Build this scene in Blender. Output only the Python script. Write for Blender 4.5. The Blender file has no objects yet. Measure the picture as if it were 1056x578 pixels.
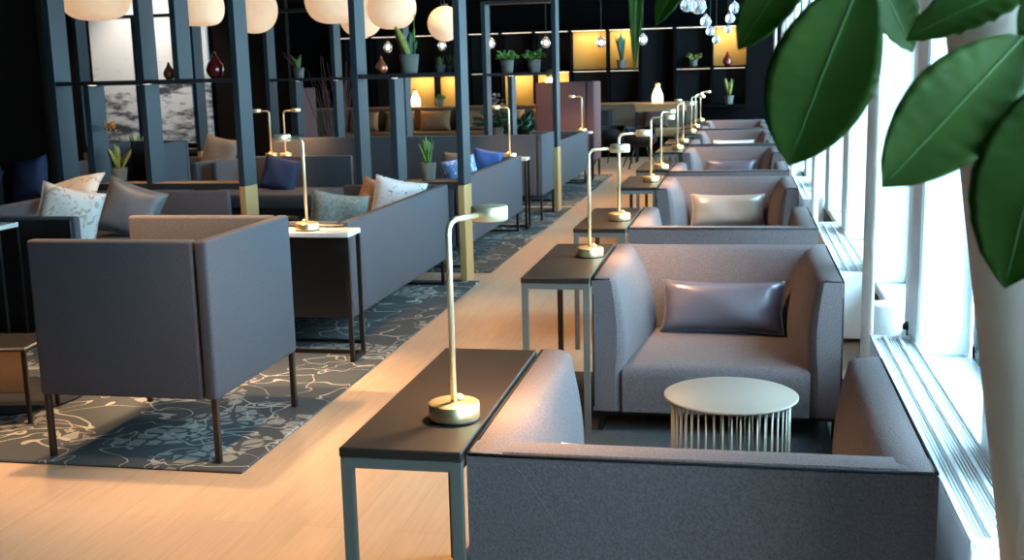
import bpy, bmesh, math, random
from mathutils import Vector, Matrix
R = math.radians
random.seed(7)
sc = bpy.context.scene
COL = sc.collection

# ------------------------------------------------------------------ camera
cam_d = bpy.data.cameras.new('camera')
cam = bpy.data.objects.new('camera', cam_d); COL.objects.link(cam); sc.camera = cam
CAM = Vector((0.5913, 0.0, 1.4857)); PT, YW, RL, FPX = -0.1785, -0.2021, -0.0243, 1160.1
fw = Vector((math.sin(YW)*math.cos(PT), math.cos(YW)*math.cos(PT), math.sin(PT)))
rt = Vector((math.cos(YW), -math.sin(YW), 0)); upv = rt.cross(fw)
r2 = math.cos(RL)*rt + math.sin(RL)*upv; u2 = -math.sin(RL)*rt + math.cos(RL)*upv
m = Matrix((r2, u2, -fw)).transposed().to_4x4(); m.translation = CAM
cam.matrix_world = m
cam_d.sensor_width = 36; cam_d.lens = 36*FPX/1056; cam_d.clip_start = 0.05; cam_d.clip_end = 200
cam_d.dof.use_dof = True; cam_d.dof.focus_distance = 3.3; cam_d.dof.aperture_fstop = 8.0

# ------------------------------------------------------------------ world, exposure
w = bpy.data.worlds.new('world'); sc.world = w; w.use_nodes = True
wb = w.node_tree.nodes['Background']; wb.inputs[0].default_value = (0.60, 0.86, 1.0, 1); wb.inputs[1].default_value = 13.0
sc.view_settings.view_transform = 'Standard'; sc.view_settings.look = 'None'
sc.view_settings.exposure = 0.6; sc.view_settings.gamma = 1.0; sc.view_settings.use_curve_mapping = False

def spot(name, loc, target, watt, col, size, blend=0.6, rad=0.06):
    l = bpy.data.lights.new(name, 'SPOT'); l.energy = watt*2.6; l.color = col; l.spot_size = R(size); l.spot_blend = blend
    l.shadow_soft_size = rad
    o = bpy.data.objects.new(name, l); COL.objects.link(o); o.location = loc
    o.rotation_euler = (Vector(target)-Vector(loc)).to_track_quat('-Z', 'Y').to_euler(); return o
def point(name, loc, watt, col, rad=0.03):
    l = bpy.data.lights.new(name, 'POINT'); l.energy = watt; l.color = col; l.shadow_soft_size = rad
    o = bpy.data.objects.new(name, l); COL.objects.link(o); o.location = loc; return o
WARM = (1.0, 0.54, 0.17); WARM2 = (1.0, 0.60, 0.30)
# ceiling downlights of the lounge
for (x, y, e) in ((-0.72, 3.6, 150), (-0.75, 6.3, 85), (-0.8, 9.2, 80), (-0.8, 13.0, 90), (-0.8, 17.0, 90)):
    spot('ceiling_spot_light', (x, y, 3.0), (x, y, 0), e, WARM, 56, 0.9)
for (x, y, tx, ty, e) in ((-2.05, 4.40, -2.05, 4.5, 150), (-2.75, 4.9, -3.0, 4.3, 120), (-3.4, 6.6, -3.6, 7.4, 75), (-2.3, 6.9, -2.2, 7.3, 50), (-3.4, 10.2, -3.7, 10.9, 80), (-2.0, 10.0, -1.9, 10.8, 60),
                       (-2.5, 12.0, -2.9, 11.5, 60), (-5.2, 10.4, -5.3, 11.2, 70), (-2.6, 15.0, -2.4, 16.0, 80), (-5.2, 15.0, -5.2, 16.2, 60)):
    spot('ceiling_spot_light', (x, y, 3.0), (tx, ty, 0), e, WARM2, 60, 0.8)

spot('ceiling_spot_light', (-2.3, 3.99, 3.0), (-1.85, 4.72, 0.78), 240, WARM2, 32, 0.7)  # extra spot added to warm the inner far panel of the lounge chair

# ------------------------------------------------------------------ materials
def newmat(name):
    M_ = bpy.data.materials.new(name); M_.use_nodes = True
    return M_, M_.node_tree, M_.node_tree.nodes['Principled BSDF']
def mat(name, col, rough=0.5, metal=0.0, emit=None, es=0.0, var=0.0, scale=40, bump=0.0, sheen=0.0, stretch=None, spec=None, trans=0.0):
    M_, nt, b = newmat(name)
    b.inputs['Base Color'].default_value = (*col, 1); b.inputs['Roughness'].default_value = rough; b.inputs['Metallic'].default_value = metal
    if spec is not None: b.inputs['Specular IOR Level'].default_value = spec
    if sheen: b.inputs['Sheen Weight'].default_value = sheen; b.inputs['Sheen Roughness'].default_value = 0.6
    if trans: b.inputs['Transmission Weight'].default_value = trans
    if emit: b.inputs['Emission Color'].default_value = (*emit, 1); b.inputs['Emission Strength'].default_value = es
    if var or bump:
        tc = nt.nodes.new('ShaderNodeTexCoord'); mp = nt.nodes.new('ShaderNodeMapping'); no = nt.nodes.new('ShaderNodeTexNoise')
        no.inputs['Scale'].default_value = scale; no.inputs['Detail'].default_value = 4
        if stretch: mp.inputs['Scale'].default_value = stretch
        nt.links.new(tc.outputs['Object'], mp.inputs[0]); nt.links.new(mp.outputs[0], no.inputs['Vector'])
        if var:
            cr = nt.nodes.new('ShaderNodeValToRGB')
            cr.color_ramp.elements[0].position = 0.3; cr.color_ramp.elements[1].position = 0.7
            cr.color_ramp.elements[0].color = (*[c*(1-var) for c in col], 1); cr.color_ramp.elements[1].color = (*[min(1, c*(1+var)) for c in col], 1)
            nt.links.new(no.outputs[0], cr.inputs[0]); nt.links.new(cr.outputs[0], b.inputs['Base Color'])
        if bump:
            bp = nt.nodes.new('ShaderNodeBump'); bp.inputs['Strength'].default_value = bump; bp.inputs['Distance'].default_value = 0.004
            nt.links.new(no.outputs[0], bp.inputs['Height']); nt.links.new(bp.outputs[0], b.inputs['Normal'])
    return M_
M = {}
M['fabric'] = mat('armchair_fabric', (0.110, 0.086, 0.090), 0.95, var=0.26, scale=170, bump=0.35, spec=0.2)
M['fabric2'] = mat('lounge_fabric', (0.054, 0.053, 0.062), 0.95, var=0.2, scale=170, bump=0.25, spec=0.2)
M['darkfab'] = mat('dark_fabric', (0.02, 0.02, 0.023), 0.95, spec=0.1, var=0.15, scale=200, bump=0.2)
M['pinkfab'] = mat('dusty_pink_fabric', (0.085, 0.042, 0.044), 0.95, var=0.2, scale=200, bump=0.2, spec=0.2)
M['brass'] = mat('brushed_brass', (0.78, 0.60, 0.33), 0.34, 0.9, var=0.08, scale=30, stretch=(1, 1, 30))
M['lampbrass'] = mat('pale_brass', (0.80, 0.68, 0.46), 0.42, 0.75)
M['goldleg'] = mat('gold_wood_post', (0.52, 0.34, 0.14), 0.35, 0.5)
M['tabletop'] = mat('dark_laminate', (0.022, 0.016, 0.013), 0.38, spec=0.3)
M['greymetal'] = mat('grey_metal', (0.12, 0.115, 0.105), 0.5, 0.2, spec=0.3)
M['blackmetal'] = mat('black_metal', (0.012, 0.011, 0.011), 0.4, 0.4)
M['legmetal'] = mat('dark_bronze_metal', (0.030, 0.020, 0.016), 0.4, 0.5)
M['post'] = mat('blue_grey_lacquer', (0.0105, 0.018, 0.026), 0.5, spec=0.32)
M['postfront'] = mat('black_lacquer', (0.012, 0.013, 0.016), 0.45)
M['whitetop'] = mat('white_stone', (0.50, 0.47, 0.45), 0.3, var=0.05, scale=15)
M['beigetop'] = mat('pale_olive_table_metal', (0.25, 0.20, 0.165), 0.45, spec=0.3)
M['beigerod'] = mat('pale_rod_metal', (0.42, 0.40, 0.34), 0.35, 0.3)
M['white'] = mat('white_paint', (0.88, 0.90, 0.91), 0.4)
M['whitewall'] = mat('white_wall', (0.88, 0.91, 0.92), 0.6)
M['darkwall'] = mat('dark_brown_wall', (0.008, 0.0055, 0.004), 0.9, spec=0.05)
M['blackwall'] = mat('black_wall', (0.004, 0.004, 0.0045), 1.0, spec=0.0)
M['ceiling'] = mat('dark_ceiling', (0.008, 0.008, 0.009), 0.95, spec=0.05)
M['shelfback'] = mat('charcoal_panel', (0.014, 0.015, 0.017), 0.85, spec=0.1)
M['goldback'] = mat('mustard_panel', (0.42, 0.27, 0.07), 0.55)
M['woodbar'] = mat('warm_wood', (0.30, 0.15, 0.065), 0.45, var=0.25, scale=8, stretch=(1, 12, 12))
M['cushbrown'] = mat('tan_cushion', (0.24, 0.13, 0.06), 0.9, var=0.2, scale=60)
M['navy'] = mat('navy_velvet', (0.016,0.026,0.065), 0.8, bump=0.3, scale=40, spec=0.2)
M['blue'] = mat('blue_velvet', (0.02, 0.06, 0.20), 0.7, spec=0.2)
M['leather'] = mat('gunmetal_leather', (0.17,0.15,0.19), 0.36, 0.45, bump=0.35, scale=12)
M['satin'] = mat('champagne_satin', (0.30, 0.26, 0.24), 0.38, 0.25, bump=0.2, scale=10)
M['whitesatin'] = mat('white_satin', (0.72, 0.70, 0.70), 0.4, 0.1)
M['taupe'] = mat('taupe_fabric', (0.10,0.085,0.075), 0.85, var=0.12, scale=60)
M['greyvelvet'] = mat('grey_blue_velvet', (0.085,0.09,0.105), 0.5, var=0.12, scale=12)
M['woven'] = mat('grey_green_weave', (0.12,0.13,0.12), 0.9, var=0.35, scale=55)
M['dotted'] = None
M['pot'] = mat('grey_pot', (0.09,0.09,0.08), 0.7, var=0.08, scale=20)
M['soil'] = mat('soil', (0.02, 0.014, 0.01), 1.0)
M['leafy'] = mat('fresh_leaf', (0.10, 0.22, 0.035), 0.5, var=0.3, scale=20)
M['leafyellow'] = mat('variegated_leaf', (0.24, 0.24, 0.05), 0.5, var=0.4, scale=30)
M['leafdark'] = mat('deep_leaf', (0.02, 0.09, 0.05), 0.5, var=0.3, scale=20)
M['orchid'] = mat('orange_petal', (0.85, 0.30, 0.04), 0.5)
M['redglass'] = mat('ruby_glass', (0.11, 0.010, 0.010), 0.08, 0.0, spec=0.8)
M['copperglass'] = mat('copper_glass', (0.42, 0.12, 0.06), 0.12, 0.6)
M['twig'] = mat('red_twig', (0.10, 0.03, 0.025), 0.8)
M['paper'] = mat('paper_lantern', (0.40, 0.32, 0.23), 0.9, emit=(1.0, 0.60, 0.34), es=0.42, var=0.10, scale=8)
M['led'] = mat('warm_lamp_glow', (1, 0.8, 0.5), 0.5, emit=(1.0, 0.72, 0.40), es=14)
M['strip'] = mat('led_strip', (1, 0.9, 0.8), 0.5, emit=(1.0, 0.78, 0.58), es=0.9)
M['bulb'] = mat('glowing_bulb', (1, 0.8, 0.5), 0.5, emit=(1.0, 0.66, 0.34), es=7)
M['cable'] = mat('black_cable', (0.01, 0.01, 0.01), 0.6)
M['winframe'] = mat('dark_window_frame', (0.035, 0.05, 0.06), 0.4)
M['column'] = mat('plaster_column', (0.80, 0.68, 0.60), 0.55)
M['stem'] = mat('plant_stem', (0.05, 0.07, 0.03), 0.7)
M['brassbox'] = mat('bronze_mirror_panel', (0.45, 0.32, 0.20), 0.25, 0.8)
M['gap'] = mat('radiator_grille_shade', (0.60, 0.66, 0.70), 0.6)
M['vein'] = mat('pale_leaf_vein', (0.12, 0.24, 0.07), 0.5)

# glass: thin pane and crystal
def glassmat(name, tint, gloss=0.12):
    M_, nt, b = newmat(name); out = nt.nodes['Material Output']; nt.nodes.remove(b)
    t = nt.nodes.new('ShaderNodeBsdfTransparent'); t.inputs[0].default_value = (*tint, 1)
    g = nt.nodes.new('ShaderNodeBsdfGlossy'); g.inputs['Roughness'].default_value = 0.03
    fr = nt.nodes.new('ShaderNodeFresnel'); fr.inputs[0].default_value = 1.12
    mx = nt.nodes.new('ShaderNodeMixShader'); nt.links.new(fr.outputs[0], mx.inputs[0]); nt.links.new(t.outputs[0], mx.inputs[1]); nt.links.new(g.outputs[0], mx.inputs[2])
    nt.links.new(mx.outputs[0], out.inputs[0]); return M_
M['pane'] = glassmat('window_glass', (0.86, 0.95, 0.98))
M['crystal'] = glassmat('clear_glass', (0.85, 0.85, 0.88))
Mx, nt, b = newmat('crystal_drop_glass'); b.inputs['Base Color'].default_value = (0.9, 0.9, 0.97, 1); b.inputs['Roughness'].default_value = 0.08
b.inputs['Transmission Weight'].default_value = 0.85; b.inputs['IOR'].default_value = 1.5; b.inputs['Emission Color'].default_value = (1, .9, .95, 1); b.inputs['Emission Strength'].default_value = 0.0; M['drop'] = Mx

# wood floor
Mx, nt, b = newmat('oak_floor'); L = nt.links.new; N = nt.nodes.new
tc = N('ShaderNodeTexCoord'); mp = N('ShaderNodeMapping'); mp.inputs['Rotation'].default_value = (0, 0, R(90)); L(tc.outputs['Object'], mp.inputs[0])
bk = N('ShaderNodeTexBrick'); bk.offset = 0.37; bk.inputs['Scale'].default_value = 1; bk.inputs['Brick Width'].default_value = 1.7; bk.inputs['Row Height'].default_value = 0.17
bk.inputs['Mortar Size'].default_value = 0.0018; bk.inputs['Color1'].default_value = (0.42, 0.295, 0.205, 1); bk.inputs['Color2'].default_value = (0.385, 0.265, 0.183, 1); bk.inputs['Mortar'].default_value = (0.33, 0.235, 0.16, 1)
L(mp.outputs[0], bk.inputs['Vector'])
mp2 = N('ShaderNodeMapping'); mp2.inputs['Scale'].default_value = (14, 0.9, 1); L(tc.outputs['Object'], mp2.inputs[0])
no = N('ShaderNodeTexNoise'); no.inputs['Scale'].default_value = 3.5; no.inputs['Detail'].default_value = 6; L(mp2.outputs[0], no.inputs['Vector'])
mx = N('ShaderNodeMixRGB'); mx.blend_type = 'MULTIPLY'; mx.inputs[0].default_value = 0.5
cr = N('ShaderNodeValToRGB'); cr.color_ramp.elements[0].position = 0.3; cr.color_ramp.elements[0].color = (0.72, 0.70, 0.66, 1); cr.color_ramp.elements[1].position = 0.7; cr.color_ramp.elements[1].color = (1, 1, 1, 1)
L(no.outputs[0], cr.inputs[0]); L(bk.outputs[0], mx.inputs[1]); L(cr.outputs[0], mx.inputs[2]); L(mx.outputs[0], b.inputs['Base Color']); b.inputs['Roughness'].default_value = 0.42
M['floor'] = Mx
# carpet with line flowers
Mx, nt, b = newmat('patterned_carpet'); L = nt.links.new; N = nt.nodes.new
tc = N('ShaderNodeTexCoord')
def band(scale, det, centre, wid, seed):
    mp_ = N('ShaderNodeMapping'); mp_.inputs['Location'].default_value = (seed, seed*0.7, seed*1.3); L(tc.outputs['Object'], mp_.inputs[0])
    n_ = N('ShaderNodeTexNoise'); n_.inputs['Scale'].default_value = scale; n_.inputs['Detail'].default_value = det; n_.inputs['Distortion'].default_value = 0.6
    L(mp_.outputs[0], n_.inputs['Vector'])
    s_ = N('ShaderNodeMath'); s_.operation = 'SUBTRACT'; s_.inputs[1].default_value = centre; L(n_.outputs[0], s_.inputs[0])
    a_ = N('ShaderNodeMath'); a_.operation = 'ABSOLUTE'; L(s_.outputs[0], a_.inputs[0])
    l_ = N('ShaderNodeMath'); l_.operation = 'LESS_THAN'; l_.inputs[1].default_value = wid; L(a_.outputs[0], l_.inputs[0]); return l_
b1 = band(3.6, 1.5, 0.5, 0.007, 3.1); b2 = band(2.3, 2.0, 0.46, 0.005, 9.4)
vo = N('ShaderNodeTexVoronoi'); vo.feature = 'DISTANCE_TO_EDGE'; vo.inputs['Scale'].default_value = 12; vo.inputs['Randomness'].default_value = 0.9; L(tc.outputs['Object'], vo.inputs['Vector'])
vg = N('ShaderNodeMath'); vg.operation = 'GREATER_THAN'; vg.inputs[1].default_value = 0.10; L(vo.outputs['Distance'], vg.inputs[0])
nb = N('ShaderNodeTexNoise'); nb.inputs['Scale'].default_value = 1.5; nb.inputs['Detail'].default_value = 3; L(tc.outputs['Object'], nb.inputs['Vector'])
nbg = N('ShaderNodeMath'); nbg.operation = 'GREATER_THAN'; nbg.inputs[1].default_value = 0.56; L(nb.outputs[0], nbg.inputs[0])
pm = N('ShaderNodeMath'); pm.operation = 'MULTIPLY'; L(vg.outputs[0], pm.inputs[0]); L(nbg.outputs[0], pm.inputs[1])
m1 = N('ShaderNodeMath'); m1.operation = 'MAXIMUM'; L(b1.outputs[0], m1.inputs[0]); L(b2.outputs[0], m1.inputs[1])
pm2 = N('ShaderNodeMath'); pm2.operation = 'MULTIPLY'; pm2.inputs[1].default_value = 0.62; L(pm.outputs[0], pm2.inputs[0])
m2 = N('ShaderNodeMath'); m2.operation = 'MAXIMUM'; L(m1.outputs[0], m2.inputs[0]); L(pm2.outputs[0], m2.inputs[1])
mx = N('ShaderNodeMixRGB'); mx.inputs[1].default_value = (0.050, 0.056, 0.062, 1); mx.inputs[2].default_value = (0.27, 0.26, 0.24, 1); L(m2.outputs[0], mx.inputs[0])
L(mx.outputs[0], b.inputs['Base Color']); b.inputs['Roughness'].default_value = 1.0; b.inputs['Specular IOR Level'].default_value = 0.1
M['carpet'] = Mx
# white floral cushion, dotted cushion
def pattern(name, base, ink, scale, cut):
    M_, nt, b = newmat(name); L = nt.links.new; N = nt.nodes.new
    tc = N('ShaderNodeTexCoord'); n_ = N('ShaderNodeTexNoise'); n_.inputs['Scale'].default_value = scale; n_.inputs['Detail'].default_value = 2; n_.inputs['Distortion'].default_value = 1.5
    L(tc.outputs['Object'], n_.inputs['Vector']); g = N('ShaderNodeMath'); g.operation = 'GREATER_THAN'; g.inputs[1].default_value = cut; L(n_.outputs[0], g.inputs[0])
    mx = N('ShaderNodeMixRGB'); mx.inputs[1].default_value = (*base, 1); mx.inputs[2].default_value = (*ink, 1); L(g.outputs[0], mx.inputs[0]); L(mx.outputs[0], b.inputs['Base Color']); b.inputs['Roughness'].default_value = 0.8
    return M_
M['floral'] = pattern('white_floral_fabric', (0.38,0.36,0.34), (0.24, 0.21, 0.18), 16, 0.60)
M['dotted'] = pattern('pale_dotted_fabric', (0.40,0.44,0.48), (0.10, 0.13, 0.16), 26, 0.64)
M['bluefloral'] = pattern('blue_white_fabric', (0.10, 0.22, 0.50), (0.45, 0.55, 0.70), 16, 0.55)
# snow mountain picture
Mx, nt, b = newmat('snow_mountain_print'); L = nt.links.new; N = nt.nodes.new
tc = N('ShaderNodeTexCoord'); mp = N('ShaderNodeMapping'); mp.inputs['Rotation'].default_value = (0, R(35), 0); mp.inputs['Scale'].default_value = (1.6, 1, 5); L(tc.outputs['Object'], mp.inputs[0])
n1 = N('ShaderNodeTexNoise'); n1.inputs['Scale'].default_value = 1.6; n1.inputs['Detail'].default_value = 8; n1.inputs['Roughness'].default_value = 0.65; L(mp.outputs[0], n1.inputs['Vector'])
sx = N('ShaderNodeSeparateXYZ'); L(tc.outputs['Object'], sx.inputs[0])
mr = N('ShaderNodeMapRange'); mr.inputs['From Min'].default_value = 1.45; mr.inputs['From Max'].default_value = 2.0; mr.inputs['To Min'].default_value = 0; mr.inputs['To Max'].default_value = 0.3; L(sx.outputs['Z'], mr.inputs['Value'])
ad = N('ShaderNodeMath'); ad.operation = 'ADD'; L(n1.outputs[0], ad.inputs[0]); L(mr.outputs[0], ad.inputs[1])
cr = N('ShaderNodeValToRGB'); e = cr.color_ramp.elements; e[0].position = 0.40; e[0].color = (0.05, 0.06, 0.08, 1); e[1].position = 0.53; e[1].color = (0.66, 0.68, 0.70, 1)
L(ad.outputs[0], cr.inputs[0]); L(cr.outputs[0], b.inputs['Base Color']); b.inputs['Roughness'].default_value = 0.5
M['mural'] = Mx
# big foreground leaves
Mx, nt, b = newmat('glossy_green_leaf'); L = nt.links.new; N = nt.nodes.new
tc = N('ShaderNodeTexCoord'); n1 = N('ShaderNodeTexNoise'); n1.inputs['Scale'].default_value = 14; n1.inputs['Detail'].default_value = 3; L(tc.outputs['Object'], n1.inputs['Vector'])
cr = N('ShaderNodeValToRGB'); e = cr.color_ramp.elements; e[0].position = 0.3; e[0].color = (0.030, 0.066, 0.012, 1); e[1].position = 0.75; e[1].color = (0.055, 0.108, 0.022, 1)
L(n1.outputs[0], cr.inputs[0]); L(cr.outputs[0], b.inputs['Base Color']); b.inputs['Roughness'].default_value = 0.5; b.inputs['Specular IOR Level'].default_value = 0.2
tr = N('ShaderNodeBsdfTranslucent'); tr.inputs[0].default_value = (0.075, 0.18, 0.018, 1); ms = N('ShaderNodeMixShader'); ms.inputs[0].default_value = 0.33
L(b.outputs[0], ms.inputs[1]); L(tr.outputs[0], ms.inputs[2]); L(ms.outputs[0], nt.nodes['Material Output'].inputs[0]); M['bigleaf'] = Mx

# ------------------------------------------------------------------ mesh helpers
class MB:
    def __init__(s): s.v = []; s.f = []; s.sm = []
    def add(s, vs, fs, smooth=False):
        o = len(s.v); s.v += [tuple(v) for v in vs]; s.f += [tuple(i+o for i in f) for f in fs]; s.sm += [smooth]*len(fs); return s
    def box(s, x0, x1, y0, y1, z0, z1):
        return s.add([(x, y, z) for z in (z0, z1) for y in (y0, y1) for x in (x0, x1)],
                     [(0, 2, 3, 1), (4, 5, 7, 6), (0, 1, 5, 4), (2, 6, 7, 3), (0, 4, 6, 2), (1, 3, 7, 5)])
    def rbox(s, x0, x1, y0, y1, z0, z1, r=0.02, seg=3):
        bm = bmesh.new(); bmesh.ops.create_cube(bm, size=1)
        for v in bm.verts: v.co = Vector(((x0+x1)/2+v.co.x*(x1-x0), (y0+y1)/2+v.co.y*(y1-y0), (z0+z1)/2+v.co.z*(z1-z0)))
        bmesh.ops.bevel(bm, geom=list(bm.edges), offset=r, segments=seg, profile=0.5, affect='EDGES')
        return s.frombm(bm, seg > 1)
    def frombm(s, bm, smooth=True):
        bm.verts.ensure_lookup_table(); bm.verts.index_update()
        s.add([v.co[:] for v in bm.verts], [[v.index for v in f.verts] for f in bm.faces], smooth); bm.free(); return s
    def lathe(s, prof, c=(0, 0, 0), n=24, cap=True):
        vs = []; fs = []
        for (r, z) in prof:
            for k in range(n):
                a = 2*math.pi*k/n; vs.append((c[0]+r*math.cos(a), c[1]+r*math.sin(a), c[2]+z))
        for i in range(len(prof)-1):
            for k in range(n): fs.append((i*n+k, i*n+(k+1) % n, (i+1)*n+(k+1) % n, (i+1)*n+k))
        if cap: fs.append(tuple(range(n))[::-1]); fs.append(tuple((len(prof)-1)*n+k for k in range(n)))
        return s.add(vs, fs, True)
    def tube(s, pts, r, n=8, r1=None):
        pts = [Vector(p) for p in pts]; vs = []; fs = []; m_ = len(pts)
        prev = None
        for i, p in enumerate(pts):
            t = (pts[min(i+1, m_-1)]-pts[max(i-1, 0)]).normalized()
            if prev is None:
                a = Vector((0, 0, 1)) if abs(t.z) < 0.9 else Vector((1, 0, 0)); u = t.cross(a).normalized()
            else: u = (prev-t*prev.dot(t)).normalized()
            prev = u; w_ = t.cross(u); rr = r if r1 is None else r+(r1-r)*i/(m_-1)
            for k in range(n):
                a = 2*math.pi*k/n; vs.append(p+u*rr*math.cos(a)+w_*rr*math.sin(a))
        for i in range(m_-1):
            for k in range(n): fs.append((i*n+k, i*n+(k+1) % n, (i+1)*n+(k+1) % n, (i+1)*n+k))
        fs.append(tuple(range(n))[::-1]); fs.append(tuple((m_-1)*n+k for k in range(n)))
        return s.add(vs, fs, True)
    def bar(s, a, b_, w_, d=None):
        a = Vector(a); b_ = Vector(b_); d = d or w_; t = (b_-a).normalized(); h = Vector((0, 0, 1)) if abs(t.z) < 0.9 else Vector((0, 1, 0))
        u = t.cross(h).normalized(); v = u.cross(t)
        vs = [p+u*sx*w_/2+v*sy*d/2 for p in (a, b_) for sx, sy in ((-1, -1), (1, -1), (1, 1), (-1, 1))]
        return s.add(vs, [(3, 2, 1, 0), (4, 5, 6, 7), (0, 1, 5, 4), (1, 2, 6, 5), (2, 3, 7, 6), (3, 0, 4, 7)])
    def obj(s, name, m_, parent=None, loc=None):
        me = bpy.data.meshes.new(name); me.from_pydata(s.v, [], s.f); me.update()
        for p, q in zip(me.polygons, s.sm): p.use_smooth = q
        bm = bmesh.new(); bm.from_mesh(me); bmesh.ops.recalc_face_normals(bm, faces=list(bm.faces)); bm.to_mesh(me); bm.free()
        me.materials.append(M[m_] if isinstance(m_, str) else m_)
        o = bpy.data.objects.new(name, me); COL.objects.link(o)
        if parent: o.parent = parent
        if loc: o.location = loc
        return o
def smooth_angle(o, a=40):
    for e_ in o.data.edges: pass
    return o
def tag(o, label, cat, group=None, kind=None):
    o['label'] = label; o['category'] = cat
    if group: o['group'] = group
    if kind: o['kind'] = kind
    return o
def thing(name, label, cat, loc=(0, 0, 0), rz=0, group=None):
    o = bpy.data.objects.new(name, None); o.empty_display_size = 0.1; COL.objects.link(o); o.location = loc; o.rotation_euler = (0, 0, rz)
    return tag(o, label, cat, group)
def struct(name, mb, m_, label=None):
    o = mb.obj(name, m_); o['kind'] = 'structure'; o['label'] = label or name.replace('_', ' '); o['category'] = name.split('_')[0]; return o
def copy_tree(o, parent=None):
    c = o.copy(); COL.objects.link(c)
    if parent is not None: c.parent = parent
    for ch in list(o.children): copy_tree(ch, c)
    return c
def dup(o, loc, rz, label, group=None, cat=None):
    c = copy_tree(o); c.location = loc; c.rotation_euler = (0, 0, rz); c['label'] = label
    if group: c['group'] = group
    return c

# ------------------------------------------------------------------ setting
FX0, FX1, FY0, FY1, CH = -9.0, 1.9, -2.0, 23.0, 3.1
struct('floor', MB().box(FX0, FX1, FY0, FY1, -0.1, 0), 'floor', 'pale oak plank floor of the lounge')
struct('ceiling', MB().box(FX0, FX1, FY0, FY1, CH, CH+0.1), 'ceiling', 'dark ceiling over the lounge')
struct('wall_left', MB().box(FX0-0.1, FX0, FY0, FY1, 0, CH), 'darkwall', 'dark brown wall at the far left')
struct('wall_near', MB().box(FX0, FX1, FY0-0.1, FY0, 0, CH), 'blackwall', 'dark wall on the near side')
struct('wall_back', MB().box(FX0, FX1, FY1-0.55, FY1-0.45, 0, CH), 'blackwall', 'black wall at the far end')
struct('wall_partition', MB().box(-8.0, -4.76, 8.02, 8.14, 0, CH), 'darkwall', 'dark brown partition wall at left')
struct('wall_daylight_blocker', MB().box(1.50, 1.75, FY0, 0.1, 0.345, CH), 'darkwall', 'unseen wall added beside the camera to block daylight')  # added out of view to keep daylight off the camera-facing sides
# facade with piers, sill, glazing
struct('wall_window_side', MB().box(1.50, 1.75, FY0, FY1, 0, 0.345), 'whitewall', 'white parapet wall under the windows')
struct('trim_1', MB().rbox(1.31, 1.52, FY0, FY1-0.6, 0.30, 0.35, 0.008, 1), 'white', 'white window sill running along the glazing')
mbp = 0
for k in range(1, 15):
    yy = 4.6+(k-4)*1.6 if k > 1 else 0.105
    p = MB().rbox(1.29, 1.50, yy, yy+0.36, 0.35, CH, 0.01, 1)
    struct('trim_%d' % (k+1), p, 'whitewall', 'white pier between two windows')
    # window between this pier and the next
    w0, w1 = yy+0.36, (yy+1.6 if k > 1 else 1.4)
    if w1 > 23: break
    fr = MB()
    fr.box(1.50, 1.56, w0, w0+0.05, 0.35, CH); fr.box(1.50, 1.56, w1-0.05, w1, 0.35, CH); fr.box(1.50, 1.56, w0, w1, 0.35, 0.40); fr.box(1.50, 1.56, w0, w1, CH-0.06, CH)
    fo = struct('window_%d' % k, fr, 'winframe', 'dark framed window pane between white piers')
    MB().box(1.525, 1.533, w0+0.05, w1-0.05, 0.40, CH-0.06).obj('pane', 'pane', fo)

for i, (y0, y1) in enumerate(((3.85, 7.96), (8.35, 12.62), (12.85, 16.9))):
    o = MB().rbox(-5.0 if i else -6.0, -1.28, y0, y1, 0.0, 0.012, 0.005, 1).obj('carpet', 'carpet')
    tag(o, ('dark grey line-flower carpet under the nearest lounge seats', 'patterned carpet under the seats behind the first shelf screen', 'patterned carpet under the furthest seats by the aisle')[i], 'carpet', 'carpets beside the aisle')

# ------------------------------------------------------------------ window-side furniture
def cushion(w_, h_, d_, m_, name, parent=None, n=14, ear=0.10, seed=0):
    # lies in XZ plane, thickness along Y, centre at origin
    rnd = random.Random(seed); vs = []; fs = []
    ph = rnd.random()*6
    for side in (-1, 1):
        for j in range(n+1):
            for i in range(n+1):
                u = -1+2*i/n; v = -1+2*j/n
                x = u*w_/2*(1-ear*(1-abs(v)**2)*abs(u)**3*0.6); z = v*h_/2*(1-ear*(1-abs(u)**2)*abs(v)**3)
                t = (max(0, 1-u**4)**0.6)*(max(0, 1-v**4)**0.6)
                wr = 1+0.07*math.sin(5*u+3*v+ph)+0.05*math.sin(9*v*u+ph)
                vs.append((x, side*(0.004+d_/2*t*wr), z))
    k = (n+1)*(n+1)
    for s_ in (0, 1):
        for j in range(n):
            for i in range(n):
                a = s_*k+j*(n+1)+i; q = (a, a+1, a+n+2, a+n+1); fs.append(q if s_ == 0 else q[::-1])
    ring = [i for i in range(n)]+[j*(n+1)+n for j in range(n)]+[n*(n+1)+n-i for i in range(n)]+[(n-j)*(n+1) for j in range(n)]
    for a in range(len(ring)):
        b_ = (a+1) % len(ring); fs.append((ring[b_], ring[a], ring[a]+k, ring[b_]+k))
    mb = MB().add(vs, fs, True)
    # piped seam
    o = mb.obj(name, m_, parent)
    pv = MB().tube([((vs[r_][0])*1.004, 0, vs[r_][2]*1.004) for r_ in ring]+[((vs[ring[0]][0])*1.004, 0, vs[ring[0]][2]*1.004)], 0.006, 5)
    pv.obj('piping', m_, o)
    return o
def place_cushion(loc, rot, w_, h_, d_, m_, label, name='cushion', group=None, seed=0):
    o = cushion(w_, h_, d_, m_, name, seed=seed); o.location = loc; o.rotation_euler = [R(a) for a in rot]; return tag(o, label, 'cushion', group)

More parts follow.
